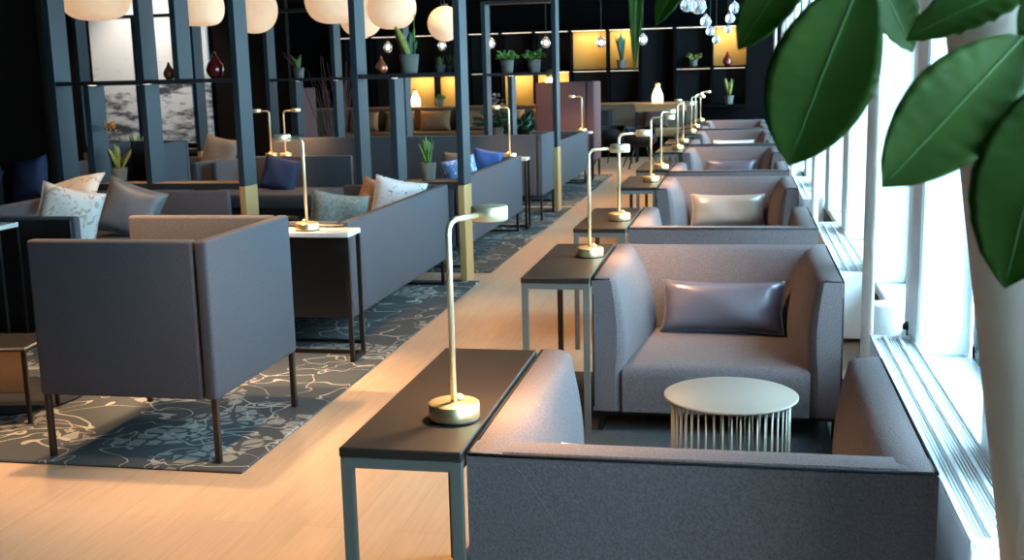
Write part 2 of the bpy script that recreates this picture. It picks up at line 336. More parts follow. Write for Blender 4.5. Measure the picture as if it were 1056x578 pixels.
AW, AD, AH, BB = 1.0, 0.97, 0.665, 0.10
def panel_loft(side):
    # arm: outer face at x=0, inner face sloping; y 0 front .. AD back; mirrored when side = 1
    ny, nz = 14, 10; rows = []
    for j in range(ny+1):
        t = (j/ny)**1.6; y = t*AD; rr = 0.035; rnd_ = 0.0 if y >= rr else rr*(1-math.sqrt(1-(1-y/rr)**2))
        tb = 0.126+0.125*t**1.2-rnd_; tt = 0.098-rnd_*0.6
        prof = [(0.0, BB)]
        prof += [(0.0, AH-0.012), (0.012, AH), (tt-0.02, AH-0.001)]
        for k in range(nz+1):
            q = k/nz; z = (AH-0.012)+(0.26-(AH-0.012))*q
            x = tt+(tb-tt)*math.sin(q*math.pi/2)**0.9+0.012*math.sin(math.pi*q)
            prof.append((x, z))
        prof.append((tb, BB))
        rows.append([((x if side == 0 else AW-x), y, z) for x, z in prof])
    n_ = len(rows[0]); vs = [p for r_ in rows for p in r_]; fs = []
    for j in range(ny):
        for k in range(n_): fs.append((j*n_+k, j*n_+(k+1) % n_, (j+1)*n_+(k+1) % n_, (j+1)*n_+k))
    fs.append(tuple(range(n_))); fs.append(tuple(ny*n_+k for k in range(n_))[::-1])
    mb = MB(); o_ = len(mb.v); mb.v = vs; mb.f = fs; mb.sm = [True]*(len(fs)-2)+[False]*2
    return mb
def make_armchair(label):
    # origin at the middle of the front edge on the floor, opening towards -y
    t = thing('armchair', label, 'armchair')
    for sd in (0, 1):
        mb = panel_loft(sd); mb.v = [(x-AW/2, y, z) for x, y, z in mb.v]
        o = mb.obj('armrest', 'fabric', t); edge_split(o, 50)
        xx = (-AW/2+0.003) if sd == 0 else AW/2-0.003; dx = 0.005 if sd == 0 else -0.005
        MB().tube([(xx, 0.002, BB+0.02), (xx, 0.002, AH-0.006), (xx, AD-0.002, AH-0.004)], 0.0045, 5).tube([(xx, 0.002, AH-0.006), (xx+dx*14, 0.004, AH-0.004)], 0.0045, 5).obj('seam_piping', 'darkfab', o)
    # backrest: sloping front face, slight bulge
    nx, nz = 12, 10; rows = []
    for i in range(nx+1):
        x = -AW/2+0.004+(AW-0.008)*i/nx
        prof = [(AD-0.001, BB+0.001), (AD-0.001, AH-0.012), (AD-0.013, AH-0.0005), (AD-0.09, AH-0.0015)]
        for k in range(nz+1):
            q = k/nz; z = AH-0.014+(0.26-AH+0.014)*q; y = AD-0.110-0.20*q**0.9-0.018*math.sin(math.pi*q)
            prof.append((y, z))
        prof.append((AD-0.31, BB+0.001)); rows.append([(x, y, z) for y, z in prof])
    n_ = len(rows[0]); mb = MB(); mb.v = [p for r_ in rows for p in r_]
    for i in range(nx):
        for k in range(n_): mb.f.append((i*n_+k, i*n_+(k+1) % n_, (i+1)*n_+(k+1) % n_, (i+1)*n_+k))
    mb.f.append(tuple(range(n_))); mb.f.append(tuple(nx*n_+k for k in range(n_))[::-1]); mb.sm = [True]*len(mb.f)
    o = mb.obj('backrest', 'fabric', t); edge_split(o)
    MB().tube([(-AW/2+0.004, AD-0.002, AH-0.006), (AW/2-0.004, AD-0.002, AH-0.006)], 0.0045, 5).obj('seam_piping', 'darkfab', o)
    # seat, crowned with a rounded front edge
    bm = bmesh.new(); bmesh.ops.create_cube(bm, size=1)
    x0, x1, y0, y1, z0, z1 = -AW/2+0.122, AW/2-0.122, -0.004, AD-0.15, BB, 0.292
    for v in bm.verts: v.co = Vector(((x0+x1)/2+v.co.x*(x1-x0), (y0+y1)/2+v.co.y*(y1-y0), (z0+z1)/2+v.co.z*(z1-z0)))
    ed = [e_ for e_ in bm.edges if all(v.co.z > 0.28 for v in e_.verts) and all(v.co.y < 0 for v in e_.verts)]
    bmesh.ops.bevel(bm, geom=ed, offset=0.045, segments=5, profile=0.5, affect='EDGES')
    bmesh.ops.subdivide_edges(bm, edges=[e_ for e_ in bm.edges if abs(e_.verts[0].co.x-e_.verts[1].co.x) > 0.3], cuts=10)
    for v in bm.verts:
        if v.co.z > 0.24:
            v.co.z += 0.028*max(0, 1-(2*v.co.x/(x1-x0))**4)*max(0, min(1, (v.co.y+0.01)/0.12))
    o = MB().frombm(bm).obj('seat', 'fabric', t); edge_split(o)
    # sled frame
    for sx in (-1, 1):
        x = sx*(AW/2-0.025); f = MB()
        f.bar((x, 0.03, 0.0), (x, 0.03, BB), 0.018); f.bar((x, AD-0.05, 0.0), (x, AD-0.05, BB), 0.018); f.bar((x, 0.021, 0.007), (x, AD-0.04, 0.007), 0.018, 0.014)
        f.obj('sled_leg', 'blackmetal', t)
    for y in (0.03, AD-0.05): MB().bar((-AW/2+0.03, y, BB-0.01), (AW/2-0.03, y, BB-0.01), 0.018).obj('cross_bar', 'blackmetal', t)
    return t
def edge_split(o, ang=35):
    bm = bmesh.new(); bm.from_mesh(o.data)
    for e_ in bm.edges:
        if len(e_.link_faces) == 2 and e_.calc_face_angle(0) > R(ang): e_.smooth = False
    bm.to_mesh(o.data); bm.free()

ch = make_armchair('grey armchair in the foreground seen from behind, nearest of the window row')
ch.location = (0.5, 3.30, 0); ch.rotation_euler = (0, 0, math.pi)
G_ARM = 'armchairs along the window'
ch['group'] = G_ARM
arm = [
 ('B', 4.52, 1, 'grey armchair facing us behind the round wire table, gunmetal leather cushion on it'),
 ('C', 7.05, 0, 'grey armchair with its back to us, second of those turned away'),
 ('D', 8.19, 1, 'grey armchair facing us with the champagne satin cushion'),
 ('E', 10.65, 0, 'grey armchair with its back to us, third of those turned away'),
 ('F', 11.87, 1, 'grey armchair facing us with a dark leather cushion, third of those facing us'),
 ('G', 14.33, 0, 'grey armchair with its back to us, fourth of those turned away'),
 ('H', 15.54, 1, 'grey armchair facing us with the white satin cushion, far along the window'),
 ('I', 18.02, 0, 'grey armchair with its back to us, fifth and last of those turned away'),
 ('J', 19.10, 1, 'furthest grey armchair facing us, near the shelf wall'),
]
for nm, y, face, lab in arm:
    dup(ch, (0.5, y, 0), 0 if face else math.pi, lab, G_ARM)
def lumbar(y, m_, lab, seed, w_=0.50, h_=0.21, x=0.5):
    place_cushion((x, y+0.615, 0.425), (-22, 0, random.Random(seed).uniform(-2, 2)), w_, h_, 0.13, m_, lab, 'lumbar_cushion', 'lumbar cushions on the armchairs', seed)
lumbar(4.52, 'leather', 'gunmetal leather lumbar cushion on the second armchair, largest of the leather cushions', 3, 0.55, 0.24, 0.52)
lumbar(8.19, 'satin', 'champagne satin lumbar cushion on a grey armchair', 5, 0.56, 0.27)
lumbar(11.87, 'leather', 'smaller looking dark leather lumbar cushion on the third armchair facing us', 8, 0.56, 0.24)
lumbar(15.54, 'whitesatin', 'white satin lumbar cushion on a far armchair', 9, 0.56, 0.24)
lumbar(19.10, 'leather', 'dark leather lumbar cushion on the furthest armchair', 11, 0.56, 0.24)
place_cushion((0.34, 2.70, 0.44), (22, 0, 176), 0.50, 0.24, 0.13, 'leather', 'dark leather cushion in the foreground armchair, only a corner showing', 'lumbar_cushion', 'lumbar cushions on the armchairs', 12)

# side tables
def make_side_table(label, depth=0.95):
    t = thing('side_table', label, 'table')
    W_ = 0.285; H_ = 0.673
    o = MB().rbox(0, W_, 0, depth, H_-0.024, H_, 0.003, 1).obj('tabletop', 'tabletop', t)
    f = MB(); z = H_-0.036
    f.bar((0.015, 0.015, z), (W_-0.015, 0.015, z), 0.024, 0.024); f.bar((0.015, depth-0.015, z), (W_-0.015, depth-0.015, z), 0.024, 0.024)
    f.bar((0.015, 0.015, z), (0.015, depth-0.015, z), 0.024, 0.024); f.bar((W_-0.015, 0.015, z), (W_-0.015, depth-0.015, z), 0.024, 0.024)
    f.obj('frame', 'greymetal', t)
    for (x, y) in ((0.015, 0.015), (W_-0.015, 0.015), (0.015, depth-0.015), (W_-0.015, depth-0.015)):
        MB().box(x-0.0125, x+0.0125, y-0.0125, y+0.0125, 0, H_-0.026).obj('leg', 'greymetal', t)
    return t
st = make_side_table('dark topped side table beside the foreground armchair, with the largest brass lamp'); st.location = (-0.289, 2.30, 0)
st['group'] = 'side tables along the window row'
# table lamps
def make_lamp(label, arm_len=0.14):
    t = thing('table_lamp', label, 'lamp')
    MB().lathe([(0.061, 0.004), (0.062, 0.006), (0.062, 0.040), (0.058, 0.043), (0.0, 0.043)], n=40, cap=False).obj('base', 'brass', t)
    MB().lathe([(0.0, 0.0), (0.063, 0.0), (0.063, 0.005), (0.0, 0.005)], n=32, cap=False).obj('base_felt', 'blackmetal', t)
    pts = [(0, 0, 0.043), (0, 0, 0.455)]
    for k in range(1, 6):
        a = math.pi/2*k/5; pts.append((0.03*(1-math.cos(a)), 0, 0.455+0.03*math.sin(a)))
    pts.append((arm_len-0.04, 0, 0.487))
    MB().tube(pts, 0.0075, 10).obj('stem', 'lampbrass', t)
    MB().lathe([(0.0, 0.047), (0.011, 0.046), (0.013, 0.052), (0.006, 0.058), (0.0, 0.058)], c=(0.018, 0.0, 0), n=14, cap=False).obj('dimmer_knob', 'lampbrass', t)
    h = MB().lathe([(0.041, 0.470), (0.045, 0.472), (0.045, 0.503), (0.042, 0.506), (0.0, 0.506)], c=(arm_len, 0, 0), n=32, cap=False).obj('lamp_head', 'lampbrass', t)
    MB().lathe([(0.0, 0.472), (0.041, 0.472)], c=(arm_len, 0, 0), n=24, cap=False).obj('light_disc', 'led', h)
    return t
TZ = 0.673
lp = make_lamp('largest brass table lamp on the foreground side table'); lp.location = (-0.081, 2.545, TZ); lp.rotation_euler = (0, 0, R(58)); lp['group'] = 'brass lamps on the window side tables'
def lamp_light(x, y, z, rz, e=1.5, L_=0.14):
    spot('lamp_light', (x+L_*math.cos(rz), y+L_*math.sin(rz), z+0.468), (x+L_*math.cos(rz), y+L_*math.sin(rz), z), e, (1.0, 0.62, 0.30), 150, 0.8, 0.03)
lamp_light(-0.081, 2.545, TZ, R(58), 26.0)
words = ['', 'second from the camera', 'third from the camera', 'fourth from the camera', 'fifth from the camera', 'sixth from the camera', 'seventh from the camera', 'eighth from the camera', 'ninth from the camera', 'tenth from the camera', 'last before the shelf wall']
tbl = [(4.47, 0.97, 5.03, 10), (5.97, 0.88, 6.32, 10), (8.2, 0.95, 8.63, -12), (9.72, 0.9, 9.78, 60), (11.9, 0.95, 12.35, 20), (13.4, 0.9, 13.6, 120), (15.55, 0.95, 15.9, 10), (17.1, 0.9, 17.3, 60), (19.1, 0.95, 19.5, 30)]
for i, (y0, d, ly, a) in enumerate(tbl):
    dup(st, (-0.289, y0, 0), 0, 'dark topped side table in the window row, %s' % words[i+1], 'side tables along the window row')
    lx = -0.075
    dup(lp, (lx, ly, TZ), R(a), 'brass table lamp on a window side table, %s' % words[i+1], 'brass lamps on the window side tables')
    lamp_light(lx, ly, TZ, R(a), 18.0 if i < 4 else 11.0)

# round coffee table
t = thing('wire_coffee_table', 'round pale topped coffee table on thin vertical rods between the two nearest armchairs', 'table', (0.568, 3.90, 0))
MB().lathe([(0.0, 0.358), (0.228, 0.358), (0.234, 0.361), (0.234, 0.366), (0.229, 0.369), (0.0, 0.369)], n=64, cap=False).obj('tabletop', 'beigetop', t)
for k in range(44):
    a = 2*math.pi*k/44+0.03; x, y = 0.205*math.cos(a), 0.205*math.sin(a)
    MB().tube([(x, y, 0.006), (x, y, 0.359)], 0.0032, 6).obj('rod', 'beigerod', t)
ring = [(0.205*math.cos(2*math.pi*k/48), 0.205*math.sin(2*math.pi*k/48), 0.006) for k in range(49)]
MB().tube(ring, 0.005, 6).obj('base_ring', 'beigerod', t)
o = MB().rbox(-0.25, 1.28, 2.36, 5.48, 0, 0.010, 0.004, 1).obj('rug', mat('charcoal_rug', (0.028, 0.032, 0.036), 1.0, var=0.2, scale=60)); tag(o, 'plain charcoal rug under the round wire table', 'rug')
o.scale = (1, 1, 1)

# radiators
def make_radiator(label, ln=2.12):
    t = thing('radiator', label, 'radiator'); W_ = 0.17; H_ = 0.40
    MB().rbox(0.0, W_, 0, ln, 0.03, H_-0.02, 0.004, 1).obj('casing', 'white', t)
    f = MB(); f.box(0, 0.012, 0, ln, H_-0.02, H_); f.box(W_-0.012, W_, 0, ln, H_-0.02, H_); f.box(0, W_, 0, 0.02, H_-0.02, H_); f.box(0, W_, ln-0.02, ln, H_-0.02, H_)
    for x in (W_/3, 2*W_/3): f.box(x-0.006, x+0.006, 0.02, ln-0.02, H_-0.02, H_)
    f.obj('top_frame', 'white', t)
    g = MB(); nb = 15
    for k in range(nb):
        x = 0.014+(W_-0.028)*(k+0.5)/nb; g.box(x-0.0020, x+0.0020, 0.02, ln-0.02, H_-0.0165, H_-0.009)
    g.obj('grille', 'white', t)
    MB().box(0.004, W_-0.004, 0.01, ln-0.01, H_-0.0205, H_-0.0175).obj('grille_shade_sheet', 'gap', t)  # grey sheet colours in the shade between the slats
    for yy in (0.25, ln-0.25): MB().box(0.03, W_-0.03, yy-0.03, yy+0.03, 0, 0.032).obj('foot', 'white', t)
    return t
rd = make_radiator('long white grille-topped radiator beside the foreground armchair'); rd.location = (1.127, 2.62, 0); rd['group'] = 'radiators under the windows'
for y, lab in ((6.25, 'white grille-topped radiator, second along the windows'), (9.9, 'white grille-topped radiator, third along the windows'), (13.55, 'white grille-topped radiator, fourth along the windows'), (17.2, 'furthest white grille-topped radiator along the windows')):
    dup(rd, (1.127, y, 0), 0, lab, 'radiators under the windows')
# slim poles between radiators, pipe stub
for i, (y, lab) in enumerate(((4.96, 'slim white pole at the end of the nearest radiator'), (8.62, 'slim white pole at the end of the second radiator'), (12.28, 'slim white pole, third along the windows'), (15.94, 'slim white pole, fourth along the windows'), (19.6, 'slim white pole, furthest along the windows'))):
    o = MB().lathe([(0.034, 0.0), (0.036, 0.004), (0.036, 0.012), (0.026, 0.016), (0.026, CH)], c=(0, 0, 0), n=24).obj('pole', 'column', loc=(1.138, y, 0)); tag(o, lab, 'pole', 'slim poles by the windows')
    o['kind'] = 'structure'
o = MB().lathe([(0.075, 0), (0.075, 0.445), (0.07, 0.452), (0, 0.452)], n=28, cap=False).obj('pipe_stub', 'white', loc=(1.235, 5.15, 0)); tag(o, 'short white cylinder standing behind the nearest radiator', 'pipe')
t = thing('radiator_valve', 'small dark valve knob at the far end of the nearest radiator', 'valve', (1.29, 4.85, 0))
MB().lathe([(0.006, 0), (0.006, 0.40), (0.018, 0.402), (0.02, 0.425), (0.012, 0.435)], n=12).obj('stem', 'greymetal', t)
MB().lathe([(0.021, 0.403), (0.023, 0.41), (0.021, 0.424), (0.0, 0.43)], n=12, cap=False).obj('knob', 'blackmetal', t)
# leaning foreground column
n = 40; mb = MB(); vs = []
for z in (0.0, CH):
    cx = 1.096+0.142*(0.538-z)+0.112
    for k in range(n): vs.append((cx+0.11*math.cos(2*math.pi*k/n), 2.2+0.11*math.sin(2*math.pi*k/n), z))
mb.add(vs, [(k, (k+1) % n, n+(k+1) % n, n+k) for k in range(n)]+[tuple(range(n))[::-1], tuple(range(n, 2*n))], True)
o = struct('column_leaning', mb, 'column', 'leaning pale plaster column in the right foreground'); edge_split(o)
o['category'] = 'column'

# ------------------------------------------------------------------ shelf screens
def screen(y0, D, xs_post, fins_low, fins_up, rails, label, cover=None):
    # y0 front face; posts run to the floor with gold feet; fins hang between rails
    t = thing('shelf_screen', label, 'shelf screen', (xs_post[0], y0, 0), 0, 'open shelf screens')
    ox = xs_post[0]
    T_ = 0.048
    def post(x, z0, z1, nm):
        o = MB().rbox(x-T_-ox, x-ox, 0, D, z0, z1, 0.002, 1).obj(nm, 'post', t)
        return o
    for x in xs_post:
        o = post(x, 0.72, 2.30, 'post')
        MB().rbox(x-T_-ox, x-ox, 0, D, 0.0, 0.72, 0.002, 1).obj('gold_foot', 'goldleg', o)
    x0, x1 = rails
    for z, nm in ((0.715, 'lower_shelf'), (1.50, 'middle_shelf'), (2.27, 'top_shelf')):
        o = MB().rbox(x0-ox+0.0008, x1-T_-ox-0.0008, 0.003, D-0.003, z, z+0.031, 0.002, 1).obj(nm, 'postfront' if z > 0.8 else 'woodtop', t)
        if z < 0.8: MB().box(x0-ox+0.0008, x1-T_-ox-0.0008, -0.002, 0.0025, z-0.015, z+0.031).obj('front_lip', 'postfront', o)
    for x in fins_low: post(x, 0.747, 1.499, 'fin')
    for x in fins_up: post(x, 1.531, 2.269, 'fin')
    for x in fins_low:   # glowing patches stand in for the lit spots on the fin sides
        MB().box(x-ox-0.040, x-ox-0.008, D*0.25, D*0.55, 1.494, 1.4995).obj('fin_glow_patch', 'fin_glow', t)
    return t
M['woodtop'] = mat('oak_shelf', (0.30, 0.17, 0.08), 0.5, var=0.2, scale=10, stretch=(1, 10, 10))
M['fin_glow'] = mat('fin_glow_paint', (1, .8, .6), 0.5, emit=(1.0, 0.80, 0.60), es=9.0)
YA_, YB_ = 7.92, 12.22
screen(YA_, 0.22, (-1.367, -2.14), (-1.86,), (), (-2.14, -1.367), 'blue-grey open shelf screen with gold-footed post beside the aisle, nearer one')
screen(YA_, 0.22, (-3.07, -4.58), (-3.83, -4.30), (-3.54, -3.83), (-4.58, -3.07), 'wide blue-grey open shelf screen at left in front of the mountain picture')
screen(YB_, 0.22, (-1.367, -2.14), (-1.86,), (), (-2.14, -1.367), 'blue-grey open shelf screen beside the aisle, further one')
screen(YB_, 0.22, (-3.07, -4.68), (-3.88, -4.36), (-3.88,), (-4.68, -3.07), 'further wide open shelf screen holding the grass pot')
screen(YB_, 0.22, (-5.58, -7.05), (-6.3,), (-6.3,), (-7.05, -5.58), 'open shelf screen with gold foot far left in front of the mural')

# ------------------------------------------------------------------ lounge seating at left
def make_lounge(name, label, w_, d_, h_, bot, m_='fabric2', open_side='-x', legs=True, seat_z=0.42, group=None, th=0.055, sides=(1, 1)):
    """three panel seat: open side towards -x; origin at near right corner of footprint, extends -w in x and +d in y"""
    t = thing(name, label, 'sofa' if d_ > 1.2 or w_ > 1.2 else 'lounge chair', group=group)
    W_, D_ = w_, d_
    g = 0.006
    MB().rbox(-th, 0, 0.0, D_, bot, h_, 0.014, 3).obj('backrest', m_, t)
    if sides[0]: MB().rbox(-W_, -th-g, 0, th, bot, h_, 0.014, 3).obj('side_panel', m_, t)
    if sides[1]: MB().rbox(-W_, -th-g, D_-th, D_, bot, h_, 0.014, 3).obj('side_panel', m_, t)
    MB().rbox(-W_+0.01, -th-g, th+0.003, D_-th-0.003, seat_z-0.15, seat_z, 0.03, 3).obj('seat', m_, t)
    if bot < seat_z-0.16: MB().rbox(-W_+0.03, -th-g, th+0.003, D_-th-0.003, bot+0.005, seat_z-0.155, 0.01, 1).obj('seat_base', 'darkfab', t)
    if legs:
        for (x, y) in ((-0.02, 0.02), (-W_+0.02, 0.02), (-0.02, D_-0.02), (-W_+0.02, D_-0.02)):
            MB().rbox(x-0.012, x+0.012, y-0.012, y+0.012, 0.012, bot+0.003, 0.003, 1).obj('leg', 'legmetal', t)
    return t
t = make_lounge('lounge_chair', 'high-sided blue-grey lounge chair standing alone at the near edge of the carpet', 0.766, 0.817, 0.901, 0.272); t.location = (-1.392, 3.91, 0)

def make_sofa(label, d_=2.3, w_=0.78, h_=0.735, bot=0.20, group='long sofas with backs to the aisle', sides=(1, 1)):
    t = make_lounge('sofa', label, w_, d_, h_, bot, legs=False, group=group, th=0.06, sides=sides)
    for y in (0.22, d_-0.12):
        f = MB()
        f.bar((-0.03, y, 0.012), (-0.03, y, bot), 0.02, 0.03); f.bar((-w_+0.05, y, 0.012), (-w_+0.05, y, bot), 0.02, 0.03); f.bar((-w_+0.04, y, 0.022), (-0.02, y, 0.022), 0.02, 0.02)
        f.obj('sled_leg', 'blackmetal', t)
    return t
s1 = make_sofa('long blue-grey sofa backing on the aisle, in front of the first gold-footed post', 2.15); s1.location = (-1.48, 5.74, 0)
def dup_sofa(src, loc, rz, lab): return dup(src, loc, rz, lab)
s2 = make_sofa('blue-grey sofa with its back to the aisle, behind the first gold-footed post', 2.42); s2.location = (-1.48, 8.30, 0)
s4 = make_sofa('blue-grey sofa with its back to the aisle, behind the second gold-footed post', 2.55); s4.location = (-1.48, 13.05, 0)
# mirror sofa on the left and back sofa of the first group
s = make_sofa('sofa at far left of the first group, its dark end towards us', 1.09, 0.95, group=None, sides=(0, 1)); s.location = (-4.20, 7.04, 0); s.rotation_euler = (0, 0, math.pi)
# sofa facing us in front of the left screen
s = make_sofa('grey sofa facing us with its back against the wide left screen', 1.06, 0.80, group=None, sides=(0, 0), h_=0.70); s.location = (-4.22, 7.86, 0); s.rotation_euler = (0, 0, R(90))
s.location = (-3.16, 7.86, 0)
# far-left seat with navy cushions
s = make_lounge('bench_sofa', 'dark high-backed bench sofa at the far left under the brown wall', 0.85, 2.2, 0.90, 0.15, 'darkfab'); s.location = (-5.95, 7.9, 0); s.rotation_euler = (0, 0, math.pi)
s['category'] = 'sofa'
# sofa with navy cushion seen through the opening
s = make_sofa('grey sofa facing us with a navy cushion, seen between the two shelf screens', 1.16, 0.86, group=None, sides=(0, 1)); s.location = (-3.32, 11.08, 0); s.rotation_euler = (0, 0, R(90))
s = make_sofa('grey-brown sofa behind the wide screen with taupe and blue cushions', 1.55, 0.9, group=None); s.location = (-4.62, 11.1, 0); s.rotation_euler = (0, 0, R(90))
s = make_lounge('lounge_chair', 'high-backed grey lounge chair at left in front of the mural', 0.75, 0.62, 0.97, 0.25); s.location = (-4.58, 10.0, 0); s.rotation_euler = (0, 0, R(90))
# long high-backed sofa across, right end panel to the aisle
t = thing('high_backed_sofa', 'long high-backed blue-grey sofa set across, its end panel by the aisle', 'sofa', (-1.40, 11.42, 0))
MB().rbox(-2.95, -0.062, 0, 0.06, 0.27, 0.90, 0.014, 3).obj('backrest', 'fabric2', t)
MB().rbox(-0.056, 0, 0.0, 0.78, 0.27, 0.90, 0.014, 3).obj('side_panel', 'fabric2', t)
MB().rbox(-2.95, -2.89, 0.066, 0.78, 0.27, 0.90, 0.014, 3).obj('side_panel', 'fabric2', t)
MB().rbox(-2.88, -0.062, 0.066, 0.77, 0.29, 0.43, 0.03, 3).obj('seat', 'fabric2', t)
for (x, y) in ((-0.02, 0.02), (-2.93, 0.02), (-0.02, 0.76), (-2.93, 0.76), (-1.45, 0.02)): MB().rbox(x-0.013, x+0.013, y-0.013, y+0.013, 0.012, 0.273, 0.003, 1).obj('leg', 'legmetal', t)

# pink booths
def booth(loc, w_, label, d_=0.8):
    t = thing('booth_seat', label, 'booth', loc, 0, 'tall dusty pink booths')
    MB().rbox(-0.12, 0, 0, d_, 0.26, 1.40, 0.02, 3).obj('side_panel', 'pinkfab', t)
    MB().rbox(-w_, -0.124, 0, 0.12, 0.26, 1.40, 0.02, 3).obj('backrest', 'pinkfab', t)
    MB().rbox(-w_, -w_+0.12, 0.124, d_, 0.26, 1.40, 0.02, 3).obj('side_panel', 'pinkfab', t)
    MB().rbox(-w_+0.124, -0.124, 0.124, d_-0.01, 0.28, 0.44, 0.03, 3).obj('seat', 'pinkfab', t)
    for (x, y) in ((-0.03, 0.03), (-w_+0.03, 0.03), (-0.03, d_-0.03), (-w_+0.03, d_-0.03)): MB().rbox(x-0.014, x+0.014, y-0.014, y+0.014, 0.012, 0.262, 0.003, 1).obj('leg', 'blackmetal', t)
booth((-1.46, 16.15, 0), 0.85, 'tall dusty pink booth beside the aisle')
booth((-5.95, 16.15, 0), 0.75, 'tall dusty pink booth far left, right one of the pair')
booth((-6.75, 16.15, 0), 0.95, 'tall dusty pink booth far left, left one of the pair')

# white lamp tables
def white_table(label, w_=0.62, d_=0.2, h_=0.71):
    t = thing('lamp_table', label, 'table', group='white topped lamp tables')
    MB().rbox(-w_, 0, 0, d_, h_-0.028, h_, 0.004, 1).obj('tabletop', 'whitetop', t)
    for x in (-0.012, -w_+0.012):
        f = MB()
        f.bar((x, 0.012, 0.012), (x, 0.012, h_-0.028), 0.022); f.bar((x, d_-0.012, 0.012), (x, d_-0.012, h_-0.028), 0.022); f.bar((x, 0.0, 0.024), (x, d_, 0.024), 0.022)
        f.obj('sled_leg', 'blackmetal', t)
    MB().bar((-w_+0.024, d_-0.012, 0.024), (-0.024, d_-0.012, 0.024), 0.02).obj('stretcher', 'blackmetal', t)
    return t
wt = white_table('white topped lamp table behind the lone lounge chair, at the near end of the sofa'); wt.location = (-1.405, 5.52, 0)
dup(wt, (-3.60, 5.72, 0), 0, 'white topped lamp table at the left edge, only its corner showing')
o = dup(wt, (-1.44, 10.74, 0), 0, 'white topped lamp table at the far end of the sofa behind the first post')
o = dup(wt, (-1.44, 15.64, 0), 0, 'white topped lamp table at the far end of the furthest aisle sofa')
dup(wt, (-3.95, 11.14, 0), 0, 'white topped lamp table carrying two lamps behind the sofa with the navy cushion')
o = MB().rbox(-2.09, -1.49, 5.715, 5.737, 0.21, 0.725, 0.006, 1).obj('end_board', 'blackmetal'); tag(o, 'black board closing the near end of the sofa behind the lamp table', 'board')
o = MB().rbox(-4.18, -3.27, 5.935, 5.948, 0.05, 0.72, 0.005, 1).obj('end_board', 'blackmetal'); tag(o, 'black board closing the near end of the far left sofa', 'board')
ll = [(-1.66, 5.60, 0.71, 160, 'brass lamp on the white table behind the lone lounge chair', 8),
      (-1.62, 10.84, 0.71, 172, 'brass lamp on the white table at the end of the second aisle sofa', 4),
      (-1.58, 15.74, 0.71, 185, 'brass lamp on the white table before the pink booth', 4),
      (-4.28, 11.24, 0.71, 178, 'left one of two brass lamps behind the sofa with the navy cushion', 4),
      (-4.12, 11.24, 0.71, 5, 'right one of two brass lamps behind the sofa with the navy cushion', 4)]
for x, y, z, a, lab, e_ in ll:
    dup(lp, (x, y, z), R(a), lab, 'brass lamps among the sofas'); lamp_light(x, y, z, R(a), e_*2.2)

# low glass-sided table at the left edge
t = thing('low_table', 'low bronze-sided table with thin pale top edge at the left edge of the picture', 'table', (-2.49, 4.30, 0), R(8))
MB().rbox(-0.62, 0, 0, 0.30, 0.345, 0.362, 0.004, 1).obj('tabletop', 'blackmetal', t)
MB().box(-0.622, 0.002, -0.003, -0.0005, 0.354, 0.3625).box(0.0005, 0.003, -0.003, 0.30, 0.354, 0.3625).obj('edge_band', 'whitetop', t)
MB().rbox(-0.58, -0.10, 0.20, 0.212, 0.10, 0.343, 0.003, 1).obj('bronze_panel', 'brassbox', t)
for (x, y) in ((-0.012, 0.012), (-0.61, 0.012), (-0.012, 0.285), (-0.61, 0.285)): MB().box(x-0.008, x+0.008, y-0.008, y+0.008, 0.012, 0.346).obj('leg', 'blackmetal', t)
o = MB().lathe([(0.0, 0.013), (0.34, 0.013), (0.345, 0.018), (0.34, 0.024), (0.0, 0.026)], n=48, cap=False).obj('floor_disc', 'darkfab', loc=(-2.86, 4.70, 0)); tag(o, 'round dark mat lying on the carpet by the low bronze table', 'mat')

# cushions
place_cushion((-3.56, 6.36, 0.665), (-14, 16, 32), 0.37, 0.42, 0.15, 'floral', 'white floral cushion standing upright, larger of the two white ones', 'cushion', 'cushions on the first seat group', 1)
place_cushion((-3.90, 6.95, 0.78), (-62, -14, 8), 0.42, 0.30, 0.10, 'floral', 'white floral cushion lying flat behind the upright one', 'cushion', 'cushions on the first seat group', 2)
place_cushion((-3.72, 7.38, 0.60), (-16, 20, 10), 0.42, 0.40, 0.14, 'greyvelvet', 'grey-blue velvet cushion tilted on the sofa facing us', 'cushion', 'cushions on the first seat group', 3)
place_cushion((-4.76, 7.75, 0.80), (-14, -10, -14), 0.36, 0.33, 0.12, 'navy', 'navy cushion beside the dark partition wall, right one', 'cushion', 'navy cushions at far left', 4)
place_cushion((-5.20, 7.70, 0.74), (-12, 12, 10), 0.36, 0.34, 0.12, 'navy', 'navy cushion cut by the left edge of the picture', 'cushion', 'navy cushions at far left', 5)
place_cushion((-2.02, 7.05, 0.58), (-12, 10, 28), 0.38, 0.36, 0.13, 'woven', 'grey-green woven cushion behind the back of the near aisle sofa', 'cushion', None, 6)
place_cushion((-1.78, 7.62, 0.63), (-18, 12, 16), 0.36, 0.34, 0.12, 'dotted', 'pale dotted cushion at the far end of the near aisle sofa', 'cushion', None, 7)
place_cushion((-1.95, 7.72, 0.60), (-18, 24, 16), 0.34, 0.32, 0.12, 'cushbrown', 'tan cushion half hidden behind the pale dotted one', 'cushion', None, 8)
place_cushion((-3.98, 10.72, 0.57), (-16, 14, 8), 0.36, 0.36, 0.13, 'navy', 'navy cushion on the sofa seen between the shelf screens', 'cushion', None, 9)
place_cushion((-4.72, 10.92, 0.76), (-15, 12, 0), 0.38, 0.38, 0.13, 'taupe', 'taupe cushion on the far left sofa behind the wide screen', 'cushion', None, 10)
place_cushion((-4.72, 10.7, 0.56), (-20, 10, 10), 0.32, 0.24, 0.12, 'bluefloral', 'blue and white cushion on the far left sofa', 'cushion', None, 11)
place_cushion((-1.76, 10.40, 0.68), (-15, 12, 14), 0.28, 0.28, 0.12, 'blue', 'bright blue cushion on the second aisle sofa, right one', 'cushion', None, 12)
